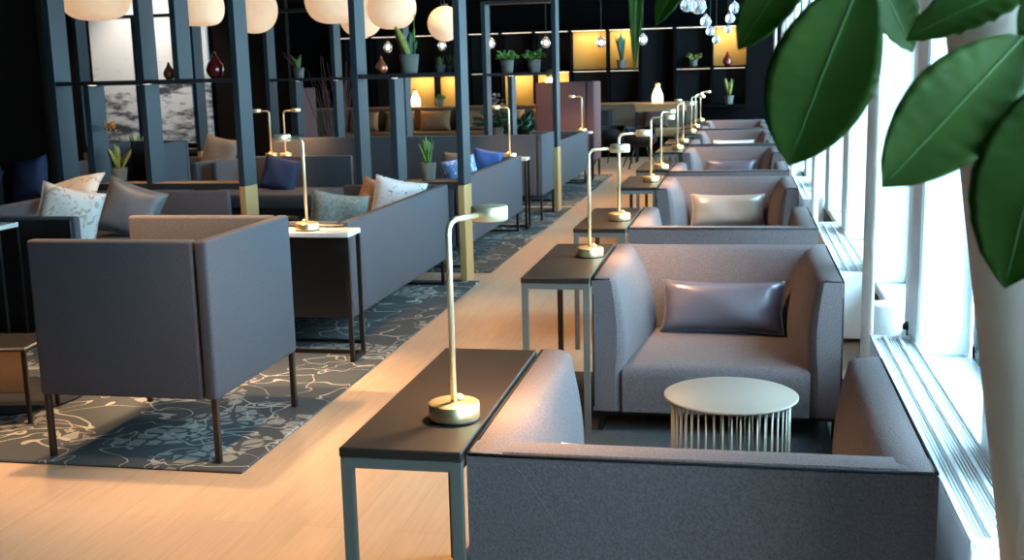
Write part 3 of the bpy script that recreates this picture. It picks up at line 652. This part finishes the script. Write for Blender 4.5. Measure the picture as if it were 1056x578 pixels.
place_cushion((-1.88, 9.90, 0.64), (-15, -12, 24), 0.30, 0.28, 0.12, 'bluefloral', 'blue patterned cushion on the second aisle sofa, left one', 'cushion', None, 13)
place_cushion((-2.08, 10.52, 0.66), (-12, 0, 0), 0.26, 0.26, 0.12, 'taupe', 'taupe cushion left of the bright blue one on the second aisle sofa', 'cushion', None, 14)

# ------------------------------------------------------------------ back wall with shelves and bench
t = thing('shelf_unit', 'black wall shelving with lit mustard niches at the far end', 'shelving', (0, 22.069, 0))
VX = [-7.40, -6.735, -6.05, -5.40, -4.73, -4.06, -3.39, -2.68, -1.95, -1.33, -0.665, 0.043, 0.70]
ZT, ZM, ZL = 2.34, 1.585, 0.88
for x in VX: MB().box(x-0.02, x+0.02, 0, 0.38, ZL, ZT).obj('upright', 'blackwall', t)
MB().box(VX[0]-0.02, VX[-1]+0.02, 0, 0.38, ZT, ZT+0.05).obj('top_board', 'blackwall', t)
MB().box(VX[0]-0.02, VX[-1]+0.02, 0, 0.38, ZL-0.05, ZL).obj('bottom_board', 'blackwall', t)
gold_up = {(-2.68), (-1.95), (0.043)}; gold_lo = {-6.05, -5.40, -4.06, -3.39}
for i in range(len(VX)-1):
    a, b_ = VX[i]+0.021, VX[i+1]-0.021
    full = VX[i] == -1.33
    if not full:
        MB().box(a, b_, 0.01, 0.37, ZM-0.02, ZM+0.02).obj('shelf', 'blackwall', t)
    gu = VX[i] in gold_up; gl = VX[i] in gold_lo
    if full: MB().box(a, b_, 0.36, 0.378, ZL, ZT).obj('back_panel', 'shelfback', t)
    else:
        MB().box(a, b_, 0.36, 0.378, ZM+0.02, ZT).obj('back_panel', 'goldback' if gu else 'shelfback', t)
        MB().box(a, b_, 0.36, 0.378, ZL, ZM-0.02).obj('back_panel', 'goldback' if gl else 'shelfback', t)
    # led strips under the boards
    MB().box(a+0.02, b_-0.02, 0.03, 0.05, ZT-0.012, ZT-0.001).obj('led_strip', 'strip', t)
    if not full: MB().box(a+0.02, b_-0.02, 0.20, 0.215, ZM-0.030, ZM-0.021).obj('led_strip', 'strip', t)
    for gz, on in ((ZT-0.05, gu), (ZM-0.06, gl)):
        if on:
            l = bpy.data.lights.new('niche_light', 'AREA'); l.energy = 5; l.color = (1.0, 0.74, 0.42); l.shape = 'RECTANGLE'; l.size = b_-a-0.08; l.size_y = 0.10
            o = bpy.data.objects.new('niche_light', l); COL.objects.link(o); o.location = ((a+b_)/2, 22.16, gz); o.rotation_euler = (R(28), 0, 0)
# bench along the wall
t = thing('bench', 'long upholstered wall bench with tan back cushions under the shelf wall', 'bench', (0, 20.6, 0))
MB().rbox(-8.0, -0.2, 0.0, 0.75, 0.0, 0.36, 0.01, 1).obj('plinth', 'blackwall', t)
MB().rbox(-8.0, -0.2, -0.03, 0.62, 0.362, 0.50, 0.03, 3).obj('seat', 'cushbrown', t)
MB().rbox(-8.0, -0.2, 0.62, 0.80, 0.365, 0.93, 0.01, 1).obj('backrest', mat('brown_bench_back', (0.10, 0.07, 0.05), 0.8, var=0.15, scale=30), t)
MB().rbox(-8.0, -0.2, 0.58, 0.95, 0.932, 0.965, 0.005, 1).obj('wood_ledge', 'woodbar', t)
for k in range(7):
    x = -6.6+k*0.72
    if x > -2.0: break
    place_cushion((x, 20.6+0.50, 0.70), (-12, 0, 0), 0.60, 0.38, 0.14, 'cushbrown', 'tan back cushion leaning in the row along the wall bench', 'cushion', 'tan cushions along the wall bench', 30+k)
place_cushion((-0.95, 21.05, 0.68), (-12, 0, 0), 0.46, 0.36, 0.14, 'pinkfab', 'dusty pink cushion on the wall bench beside the aisle end', 'cushion', None, 40)
place_cushion((-1.95, 21.05, 0.68), (-12, 0, 0), 0.40, 0.34, 0.14, 'darkfab', 'black cushion on the wall bench near the pink booth', 'cushion', None, 41)
# bar-height console with the bottle lamp, chairs in front
t = thing('console_table', 'narrow warm wood console table at the end of the aisle', 'table', (-0.72, 19.2, 0))
MB().rbox(-0.45, 0.42, 0, 0.34, 0.955, 0.995, 0.006, 1).obj('tabletop', 'woodbar', t)
MB().rbox(-0.43, 0.40, 0.02, 0.32, 0.86, 0.953, 0.004, 1).obj('apron', 'woodbar', t)
for (x, y) in ((-0.42, 0.03), (0.39, 0.03), (-0.42, 0.31), (0.39, 0.31)): MB().box(x-0.014, x+0.014, y-0.014, y+0.014, 0, 0.862).obj('leg', 'blackmetal', t)
def bottle_lamp(loc, label, s_=1.0, e_=6):
    t = thing('bottle_lamp', label, 'lamp', loc, 0, 'glowing bottle lamps')
    b_ = MB().lathe([(0.0, 0.012*s_), (0.085*s_, 0.012*s_), (0.09*s_, 0.03*s_), (0.088*s_, 0.14*s_), (0.05*s_, 0.22*s_), (0.035*s_, 0.26*s_)], n=20, cap=False).obj('glass_body', 'bulb', t)
    MB().lathe([(0.036*s_, 0.258*s_), (0.045*s_, 0.27*s_), (0.045*s_, 0.315*s_), (0.03*s_, 0.34*s_), (0.0, 0.345*s_)], n=16, cap=False).obj('cap', 'brass', t)
    MB().lathe([(0.0, 0.0), (0.07*s_, 0.0), (0.07*s_, 0.012*s_), (0.0, 0.012*s_)], n=16, cap=False).obj('foot', 'blackmetal', t)
    point('bottle_light', (loc[0], loc[1]-0.18, loc[2]+0.25), e_, WARM)
    return t
bottle_lamp((-0.79, 19.35, 0.995), 'glowing bottle lamp on the console at the end of the aisle', 1.0, 10)
bottle_lamp((-5.58, 21.25, 0.965), 'glowing bottle lamp on the bench ledge at left', 1.0, 8)
bottle_lamp((-2.93, 20.95+0.30, 0.965+0.0), 'glowing bottle lamp behind the two bushy pots', 1.9, 8)
def wire_chair(loc, rz, label):
    t = thing('dining_chair', label, 'chair', loc, rz, 'black shell chairs at the aisle end')
    bm = bmesh.new(); bmesh.ops.create_uvsphere(bm, u_segments=20, v_segments=12, radius=0.27)
    for v in list(bm.verts):
        v.co = Vector((v.co.x, v.co.y, 0.46+v.co.z*0.5 if v.co.z < 0 else 0.46+v.co.z*1.4*(1 if v.co.y > 0 else 0.35)))
    bmesh.ops.delete(bm, geom=[v for v in bm.verts if v.co.z > 0.70], context='VERTS')
    o = MB().frombm(bm).obj('seat_shell', 'darkfab', t); md = o.modifiers.new('s', 'SOLIDIFY'); md.thickness = 0.02
    for (x, y) in ((-1, -1), (1, -1), (-1, 1), (1, 1)): MB().tube([(x*0.10, y*0.10, 0.40), (x*0.24, y*0.24, 0.0)], 0.011, 8).obj('leg', 'blackmetal', t)
wire_chair((-0.98, 18.2, 0), 0.3, 'black shell chair in front of the console, right one')
wire_chair((-1.5, 18.9, 0), -0.4, 'black shell chair by the wall bench, left one')
t = thing('small_table', 'low round black table beside the shell chairs at the aisle end', 'table', (-2.1, 18.4, 0))
MB().lathe([(0.0, 0.53), (0.30, 0.53), (0.30, 0.55), (0.0, 0.55)], n=28, cap=False).obj('tabletop', 'blackmetal', t); MB().lathe([(0.16, 0), (0.16, 0.015), (0.02, 0.02), (0.02, 0.53)], n=16).obj('pedestal', 'blackmetal', t)

# mural of a snow mountain on the left
t = MB().box(-7.97, -6.55, 14.0, 14.05, 0.72, CH-0.02).obj('mountain_picture', 'mural'); tag(t, 'tall picture panel of a snowy mountain slope behind the left screen', 'picture', 'mountain picture panels')
t = MB().box(-6.43, -6.28, 13.98, 14.03, 0.78, CH-0.02).obj('mountain_picture', 'mural'); tag(t, 'narrow snowy picture strip to the right of the wide mountain panel', 'picture', 'mountain picture panels')
struct('wall_picture', MB().box(FX0, -5.2, 14.06, 14.16, 0, CH), 'darkwall', 'dark wall behind the mountain picture')
spot('picture_light', (-7.0, 12.9, 3.0), (-7.1, 14.0, 1.3), 45, (1.0, 0.86, 0.72), 95, 0.7)

# ------------------------------------------------------------------ pots and plants
def pot(loc, r, h, label, group=None, m_='pot', nm='potted_plant'):
    t = thing(nm, label, 'plant', loc, 0, group)
    MB().lathe([(0.0, 0.0), (r*0.74, 0.0), (r*0.78, 0.004), (r, h), (r*0.92, h), (r*0.90, h*0.86), (0, h*0.86)], n=28, cap=False).obj('pot', m_, t)
    MB().lathe([(0.0, h*0.875), (r*0.895, h*0.872)], n=20, cap=False).obj('soil', 'soil', t)
    return t
def blade(mb, base, tip, w_, bend=0.15, n=7, nrm=(0, -1, 0)):
    b_ = Vector(base); e_ = Vector(tip); ax = e_-b_; sd = ax.cross(Vector(nrm)).normalized(); ln = ax.length
    vs = []; fs = []
    out = Vector((b_.x-e_.x, b_.y-e_.y, 0)); out = out.normalized() if out.length > 1e-4 else Vector((1, 0, 0))
    for i in range(n+1):
        t_ = i/n; c = b_+ax*t_+Vector((0, 0, 1))*ln*bend*math.sin(math.pi*t_); ww = w_/2*max(0.03, math.sin(math.pi*min(1, 0.12+0.88*t_))**0.7)
        nn = Vector(nrm).normalized()
        vs += [c-sd*ww, c+nn*ww*0.25, c+sd*ww, c+nn*(ww*0.25-0.0015-0.10*ww)]
    for i in range(n):
        for k in range(4): fs.append((i*4+k, i*4+(k+1) % 4, (i+1)*4+(k+1) % 4, (i+1)*4+k))
    fs.append((3, 2, 1, 0)); fs.append((n*4, n*4+1, n*4+2, n*4+3))
    mb.add(vs, fs, True)
def spiky(t, z, n, ln, w_, m_, spread=0.5, seed=1, nm='leaf'):
    rnd = random.Random(seed)
    for k in range(n):
        a = 2*math.pi*k/n+rnd.uniform(-.3, .3); l_ = ln*rnd.uniform(0.7, 1.05); s_ = spread*rnd.uniform(0.4, 1.1)
        mb = MB(); blade(mb, (0.012*math.cos(a), 0.012*math.sin(a), z-0.01), (l_*s_*math.cos(a), l_*s_*math.sin(a), z+l_*math.sqrt(max(0.1, 1-s_*s_))), w_, 0.05, nrm=(math.cos(a+0.4), math.sin(a+0.4), 0.1))
        mb.obj(nm, m_, t)
def bushy(t, z, rad, n, m_, seed=1):
    rnd = random.Random(seed); mb = MB()
    for k in range(n):
        a = rnd.uniform(0, 6.28); q = rnd.uniform(0.15, 1); el = rnd.uniform(0.15, 1.4)
        c = Vector((rad*q*math.cos(a)*math.cos(el*0.8), rad*q*math.sin(a)*math.cos(el*0.8), z+rad*0.8*q*math.sin(el)))
        d = Vector((math.cos(a+rnd.uniform(-1, 1)), math.sin(a+rnd.uniform(-1, 1)), rnd.uniform(-0.2, 0.7))).normalized()*rad*0.38
        blade(mb, c, c+d, rad*0.20, 0.08, 4, nrm=(rnd.uniform(-1, 1), -1, rnd.uniform(0, 1)))
        if k % 4 == 0: mb.tube([(0, 0, z-0.01), c*0.5+Vector((0, 0, z*0.5)), c], 0.0022, 4)
    mb.obj('foliage', m_, t)
LS, MS = 0.747, 1.531
# lower shelf of the left screen: yellow leaved plant with an orange bloom
t = pot((-4.165, 8.03, LS), 0.062, 0.115, 'grey pot with yellow-green leaves and orange bloom, lower shelf of the left screen')
spiky(t, 0.105, 8, 0.20, 0.050, 'leafyellow', 0.6, 5)
st_ = MB().tube([(0, 0, 0.10), (0.0, 0.0, 0.25), (-0.02, 0, 0.36), (-0.05, 0, 0.42)], 0.003, 6).obj('flower_stalk', 'stem', t)
fl = MB(); rnd = random.Random(3)
for k in range(12):
    c = Vector((-0.06+rnd.uniform(-.045, .045), rnd.uniform(-.03, .03), 0.425+rnd.uniform(-.03, .03)))
    blade(fl, c, c+Vector((rnd.uniform(-.04, .04), rnd.uniform(-.02, .02), rnd.uniform(-.01, .035))), 0.028, 0.1, 4)
fl.obj('blossom', 'orchid', t)
# aloe on the short screen
t = pot((-1.665, 8.03, LS), 0.062, 0.135, 'grey pot of upright green aloe on the lower shelf of the aisle screen'); spiky(t, 0.12, 11, 0.22, 0.030, 'leafy', 0.38, 8)
# big variegated plant on the middle shelf
t = pot((-1.78, 8.03, MS), 0.075, 0.135, 'large grey pot with broad variegated leaves on the middle shelf of the aisle screen')
for k, (tx, tz, w_, mm) in enumerate(((-0.09, 0.34, 0.075, 'leafyellow'), (0.02, 0.30, 0.055, 'leafdark'), (0.07, 0.24, 0.05, 'leafdark'), (-0.05, 0.24, 0.06, 'leafyellow'), (0.045, 0.33, 0.04, 'leafy'))):
    mb = MB(); blade(mb, (0.0, 0.006*k, 0.11), (tx, -0.02+0.012*k, tz), w_, 0.03); mb.obj('leaf', mm, t)
mb = MB().tube([(0.05, 0, 0.12), (0.045, 0, 0.30), (0.055, 0, 0.42)], 0.003, 6).obj('tall_shoot', 'leafy', t)
t = pot((-1.555, 8.06, MS), 0.035, 0.055, 'small grey pot with spiky leaves right beside the large pot'); spiky(t, 0.05, 8, 0.09, 0.012, 'leafy', 0.5, 21)
t = pot((-1.47+0.01, 8.03, MS), 0.030, 0.05, 'small pot of spiky leaves on the middle shelf next to the aisle post', ); spiky(t, 0.045, 8, 0.085, 0.012, 'leafy', 0.5, 22)
def vase(loc, s_, label, m_, group='teardrop glass vases'):
    t = thing('glass_vase', label, 'vase', loc, 0, group)
    MB().lathe([(0.0, 0.0), (0.030*s_, 0.0), (0.052*s_, 0.025*s_), (0.060*s_, 0.055*s_), (0.050*s_, 0.09*s_), (0.022*s_, 0.13*s_), (0.010*s_, 0.165*s_), (0.008*s_, 0.168*s_), (0.006*s_, 0.15*s_), (0.0, 0.14*s_)], n=28, cap=False).obj('body', m_, t)
    MB().lathe([(0.010*s_, 0.160*s_), (0.013*s_, 0.170*s_), (0.009*s_, 0.172*s_), (0.007*s_, 0.165*s_)], n=16, cap=False).obj('lip', m_, t)
vase((-3.30, 8.03, MS), 1.15, 'large ruby teardrop vase on the middle shelf of the left screen', 'redglass')
vase((-3.68, 8.03, MS), 0.75, 'small copper teardrop vase on the left screen', 'copperglass')
vase((-1.99, 8.03, MS), 0.75, 'small copper teardrop vase at the left of the large grey pot', 'copperglass')
vase((0.33, 22.15, ZM+0.02), 1.5, 'dark red vase in the mustard niche at the right end of the shelf wall', 'redglass')
# second screen
t = pot((-4.36, 12.33, MS), 0.065, 0.12, 'grey pot of grass blades with red twigs on the further wide screen'); spiky(t, 0.11, 14, 0.17, 0.018, 'leafy', 0.5, 31)
tw = MB(); rnd = random.Random(4)
for k in range(9): tw.tube([(-0.02, 0, 0.10), (-0.05-rnd.random()*0.14, rnd.uniform(-.03, .03), 0.22+rnd.random()*0.10)], 0.003, 5)
tw.obj('twigs', 'twig', t)
tt = thing('twig_bunch', 'tall bunch of dark red twigs standing behind the further screen', 'plant', (-4.15, 12.9, 0))
MB().lathe([(0, 0), (0.12, 0), (0.14, 0.4), (0.12, 0.42), (0.0, 0.40)], n=20, cap=False).obj('pot', 'pot', tt)
tw = MB()
for k in range(26):
    a = rnd.uniform(0, 6.28); q = rnd.uniform(0.1, 0.4); tw.tube([(0.05*math.cos(a), 0.05*math.sin(a), 0.4), (q*0.6*math.cos(a), q*0.6*math.sin(a), 1.0), (q*math.cos(a+.3), q*math.sin(a+.3), 1.4+rnd.random()*0.4)], 0.006, 5, 0.003)
tw.obj('twigs', 'twig', tt)
t = pot((-1.93, 12.33, MS), 0.075, 0.14, 'grey pot of bushy green leaves on the further aisle screen, left one'); bushy(t, 0.14, 0.12, 120, 'leafy', 2)
t = pot((-1.63, 12.33, MS), 0.075, 0.14, 'grey pot of bushy green leaves on the further aisle screen, right one'); bushy(t, 0.14, 0.12, 120, 'leafy', 3)
# plants in the shelf wall
t = pot((-0.30, 22.15, ZM+0.02), 0.08, 0.13, 'small bushy plant on the upper shelf of the far wall'); bushy(t, 0.12, 0.16, 60, 'leafyellow', 5)
t = pot((0.37, 22.15, ZL), 0.09, 0.16, 'upright plant on the lower right shelf of the far wall'); spiky(t, 0.15, 12, 0.36, 0.06, 'leafyellow', 0.35, 6)
t = pot((-1.93+0.25, 22.15, ZM+0.02), 0.10, 0.16, 'tall narrow plant in the mustard niche of the far wall'); spiky(t, 0.15, 9, 0.55, 0.07, 'leafdark', 0.25, 7)
t = pot((-5.1, 21.25, 0.965), 0.08, 0.13, 'small plant on the bench ledge in front of the mustard niche'); bushy(t, 0.12, 0.13, 50, 'leafy', 9)
t = pot((-6.05, 11.6, 0.0), 0.16, 0.72, 'tall pot with a grassy plant behind the high-backed chair at left'); spiky(t, 0.70, 14, 0.32, 0.035, 'leafy', 0.6, 12)
t = pot((-3.25, 19.3, 0.0), 0.17, 0.5, 'bushy floor plant beside the far booth'); bushy(t, 0.50, 0.42, 140, 'leafdark', 12)
t = pot((-3.05, 16.75, 0.0), 0.13, 0.75, 'white flowering plant in a tall pot left of the pink booth'); bushy(t, 0.75, 0.30, 90, 'leafdark', 13)
fb = MB(); rnd = random.Random(8)
for k in range(24):
    c = Vector((rnd.uniform(-.10, .14), rnd.uniform(-.08, .08), 1.08+rnd.uniform(-.10, .16))); blade(fb, c, c+Vector((rnd.uniform(-.06, .06), rnd.uniform(-.03, .03), rnd.uniform(-.02, .05))), 0.05, 0.1, 4)
fb.obj('blossom', 'floral', t)

# ------------------------------------------------------------------ paper lanterns, glass pendants
def lantern(x, y, zb, rx, rz, label, sq=0.55):
    t = thing('paper_lantern', label, 'pendant lamp', (x, y, zb), 0, 'round paper pendant lamps')
    prof = []; n_ = 18
    for k in range(n_+1):
        a = -math.pi/2+math.pi*k/n_; prof.append((rx*abs(math.cos(a))**sq if 0 < k < n_ else 0.0, rz*(1+math.sin(a))))
    MB().lathe(prof, n=40, cap=False).obj('shade', 'paper', t)
    for q in (0.3, 0.7, 1.0, 1.3, 1.7):
        pass
    MB().tube([(0, 0, 2*rz), (0, 0, CH-zb)], 0.004, 6).obj('cord', 'cable', t)
    MB().lathe([(0, 2*rz-0.002), (0.03, 2*rz-0.002), (0.03, 2*rz+0.02), (0, 2*rz+0.02)], n=16, cap=False).obj('cap', 'blackmetal', t)
lan = [(-5.13, 9.5, 2.08, 0.31, 0.20, 0.62, 'largest paper lantern, above the left screen'),
       (-4.12, 9.5, 2.00, 0.215, 0.16, 0.45, 'paper lantern with flattened bottom left of the tall post'),
       (-4.36, 11.2, 1.995, 0.245, 0.24, 0.9, 'round paper lantern half hidden behind the tall post'),
       (-3.22, 10.5, 2.03, 0.29, 0.24, 0.62, 'paper lantern in the gap between the two screens'),
       (-3.27, 11.4, 1.925, 0.23, 0.23, 0.9, 'paper lantern lowest behind the second post'),
       (-2.66, 10.5, 1.96, 0.235, 0.20, 0.75, 'paper lantern above the large variegated plant'),
       (-2.17, 10.6, 1.835, 0.165, 0.165, 1.0, 'smallest paper lantern, a full ball behind the aisle post')]
for x, y, z, rx, rz, sq, lab in lan: lantern(x, y, z, rx, rz, lab, sq)
def glass_pendant(x, y, z, label, s_=0.85):
    t = thing('glass_pendant', label, 'pendant lamp', (x, y, z), 0, 'small glass pendants')
    MB().lathe([(0.0, -0.10*s_), (0.045*s_, -0.085*s_), (0.075*s_, -0.02*s_), (0.06*s_, 0.03*s_), (0.02*s_, 0.08*s_), (0.0, 0.085*s_)], n=16, cap=False).obj('glass_shade', 'drop', t)
    MB().lathe([(0.0, -0.045*s_), (0.016*s_, -0.03*s_), (0.016*s_, 0.0), (0.0, 0.015*s_)], n=10, cap=False).obj('bulb', 'bulb', t)
    MB().tube([(0, 0, 0.08*s_), (0, 0, CH-z)], 0.003, 5).obj('cord', 'cable', t)
for i, (x, z) in enumerate(((-4.128, 1.937), (-3.364, 1.941), (-2.695, 1.947), (-1.946, 1.937), (-1.212, 1.916), (-0.667, 1.937))):
    glass_pendant(x, 15.0, z, 'small glass pendant bulb, %s counted from the left' % ('first', 'second', 'third', 'fourth', 'fifth', 'sixth')[i])
t = thing('crystal_chandelier', 'cluster of clear glass drops hanging at the top beside the big leaves', 'chandelier', (0.44, 6.0, 0))
for i, (x, z, r) in enumerate(((0.318, 1.83, 0.040), (0.372, 1.825, 0.046), (0.345, 1.87, 0.04), (0.411, 1.744, 0.031), (0.432, 1.695, 0.024), (0.462, 1.652, 0.022), (0.533, 1.755, 0.028), (0.522, 1.70, 0.020), (0.553, 1.81, 0.03), (0.39, 1.89, 0.04))):
    dx = x-0.44
    o = MB().lathe([(0.0, -r), (r*0.55, -r*0.85), (r*0.95, -r*0.25), (r*0.8, r*0.35), (r*0.25, r*1.05), (0.0, r*1.25)], c=(dx, 0.04*((i % 3)-1), z), n=12, cap=False).obj('glass_drop', 'drop', t)
    MB().tube([(dx, 0.04*((i % 3)-1), z+r*1.2), (dx+0.01, 0, CH)], 0.0012, 4).obj('wire', 'cable', o)
point('chandelier_light', (0.40, 5.8, 2.1), 4, (1, 0.9, 0.85), 0.08)

# ------------------------------------------------------------------ foreground rubber plant
pl = thing('rubber_plant', 'broad-leaved green plant reaching in from the top right, close to the camera', 'plant', (1.02, 1.25, 0))
MB().lathe([(0, 0), (0.11, 0), (0.15, 0.30), (0.14, 0.30), (0.13, 0.27), (0, 0.27)], n=32, cap=False).obj('pot', 'pot', pl)
MB().tube([(0, 0, 0.26), (0.01, 0.0, 0.9), (-0.02, -0.02, 1.4), (-0.06, -0.03, 1.62), (-0.10, -0.04, 1.75)], 0.012, 10, 0.006).obj('stem', 'stem', pl)
def big_leaf(base, tip, width, cup=0.12, droop=0.06, roll=0.0, peak=0.5, parent=pl, stalk=None, nm='leaf'):
    base = Vector(base)-pl.location; tip = Vector(tip)-pl.location; ax = tip-base; ln = ax.length; ax.normalize()
    view = (CAM-pl.location-(base+tip)/2).normalized()
    nr = (view-ax*view.dot(ax)).normalized(); nr = (Matrix.Rotation(roll, 3, ax) @ nr); sd = ax.cross(nr).normalized()
    nu, nv = 22, 10; vs = []; fs = []
    top = []; 
    for i in range(nu+1):
        t_ = i/nu
        pk = t_**(math.log(0.5)/math.log(peak)); hw = width/2*(max(0.0, math.sin(math.pi*pk))**0.72)
        if t_ > 0.9: hw *= 1-0.25*((t_-0.9)/0.1)
        hw = max(hw, 0.0008)
        for j in range(nv+1):
            v = -1+2*j/nv
            c = base+ax*(ln*t_)+sd*(v*hw)+nr*(droop*ln*math.sin(math.pi*t_)+cup*hw*abs(v)**1.3+0.003*math.sin(t_*55+abs(v)*5)*abs(v)*min(1, hw*40))
            vs.append(c)
    n1_ = len(vs)
    vs += [p-nr*0.0012 for p in vs[:n1_]]
    for i in range(nu):
        for j in range(nv):
            a = i*(nv+1)+j; fs.append((a, a+1, a+nv+2, a+nv+1)); fs.append((n1_+a, n1_+a+nv+1, n1_+a+nv+2, n1_+a+1))
    for i in range(nu):
        for j in (0, nv):
            a = i*(nv+1)+j; q = (a, a+nv+1, n1_+a+nv+1, n1_+a); fs.append(q)
    o = MB().add(vs, fs, True).obj(nm, 'bigleaf', parent)
    mid = [base+ax*(ln*i/20)+nr*(droop*ln*math.sin(math.pi*i/20)+0.0006) for i in range(20)]
    mbv = MB().tube(mid, 0.0007, 6, 0.0003)
    mbv.obj('midrib', 'vein', o)
    if stalk: MB().tube([base, (base+Vector(stalk)-pl.location)/2+Vector((0, 0, 0.012)), Vector(stalk)-pl.location], 0.0028, 7).obj('leaf_stalk', 'stem', o)
    return o
big_leaf((0.714, 1.2, 1.590), (0.640, 1.2, 1.388), 0.108, 0.16, 0.05, 0.12, 0.55, stalk=(0.93, 1.22, 1.70))
big_leaf((0.866, 1.22, 1.514), (0.733, 1.19, 1.367), 0.100, 0.15, 0.05, -0.05, 0.5, stalk=(0.94, 1.22, 1.62))
big_leaf((0.895, 1.18, 1.480), (0.850, 1.17, 1.268), 0.110, 0.15, 0.05, 0.15, 0.50, stalk=(0.95, 1.22, 1.60))
big_leaf((0.925, 1.23, 1.45), (0.865, 1.24, 1.33), 0.06, 0.2, 0.05, 0.9, 0.5, stalk=(0.95, 1.22, 1.55))
big_leaf((0.665, 1.25, 1.62), (0.588, 1.25, 1.509), 0.058, 0.2, 0.04, 0.3, 0.5, stalk=(0.93, 1.22, 1.75))
big_leaf((0.725, 1.32, 1.60), (0.775, 1.32, 1.502), 0.055, 0.2, 0.04, -0.5, 0.5, stalk=(0.93, 1.24, 1.72))
big_leaf((0.905, 1.30, 1.575), (0.765, 1.30, 1.515), 0.062, 0.2, 0.05, 0.6, 0.5, stalk=(0.95, 1.22, 1.66))
big_leaf((0.93, 1.22, 1.60), (0.86, 1.22, 1.515), 0.05, 0.2, 0.05, 0.2, 0.5, stalk=(0.95, 1.22, 1.68))
big_leaf((0.55, 1.5, 1.66), (0.482, 1.5, 1.548), 0.045, 0.2, 0.03, 0.6, 0.5, stalk=(0.93, 1.24, 1.78))
big_leaf((0.46, 1.5, 1.66), (0.455, 1.5, 1.49), 0.020, 0.2, 0.03, 0.2, 0.35, stalk=(0.93, 1.24, 1.80))
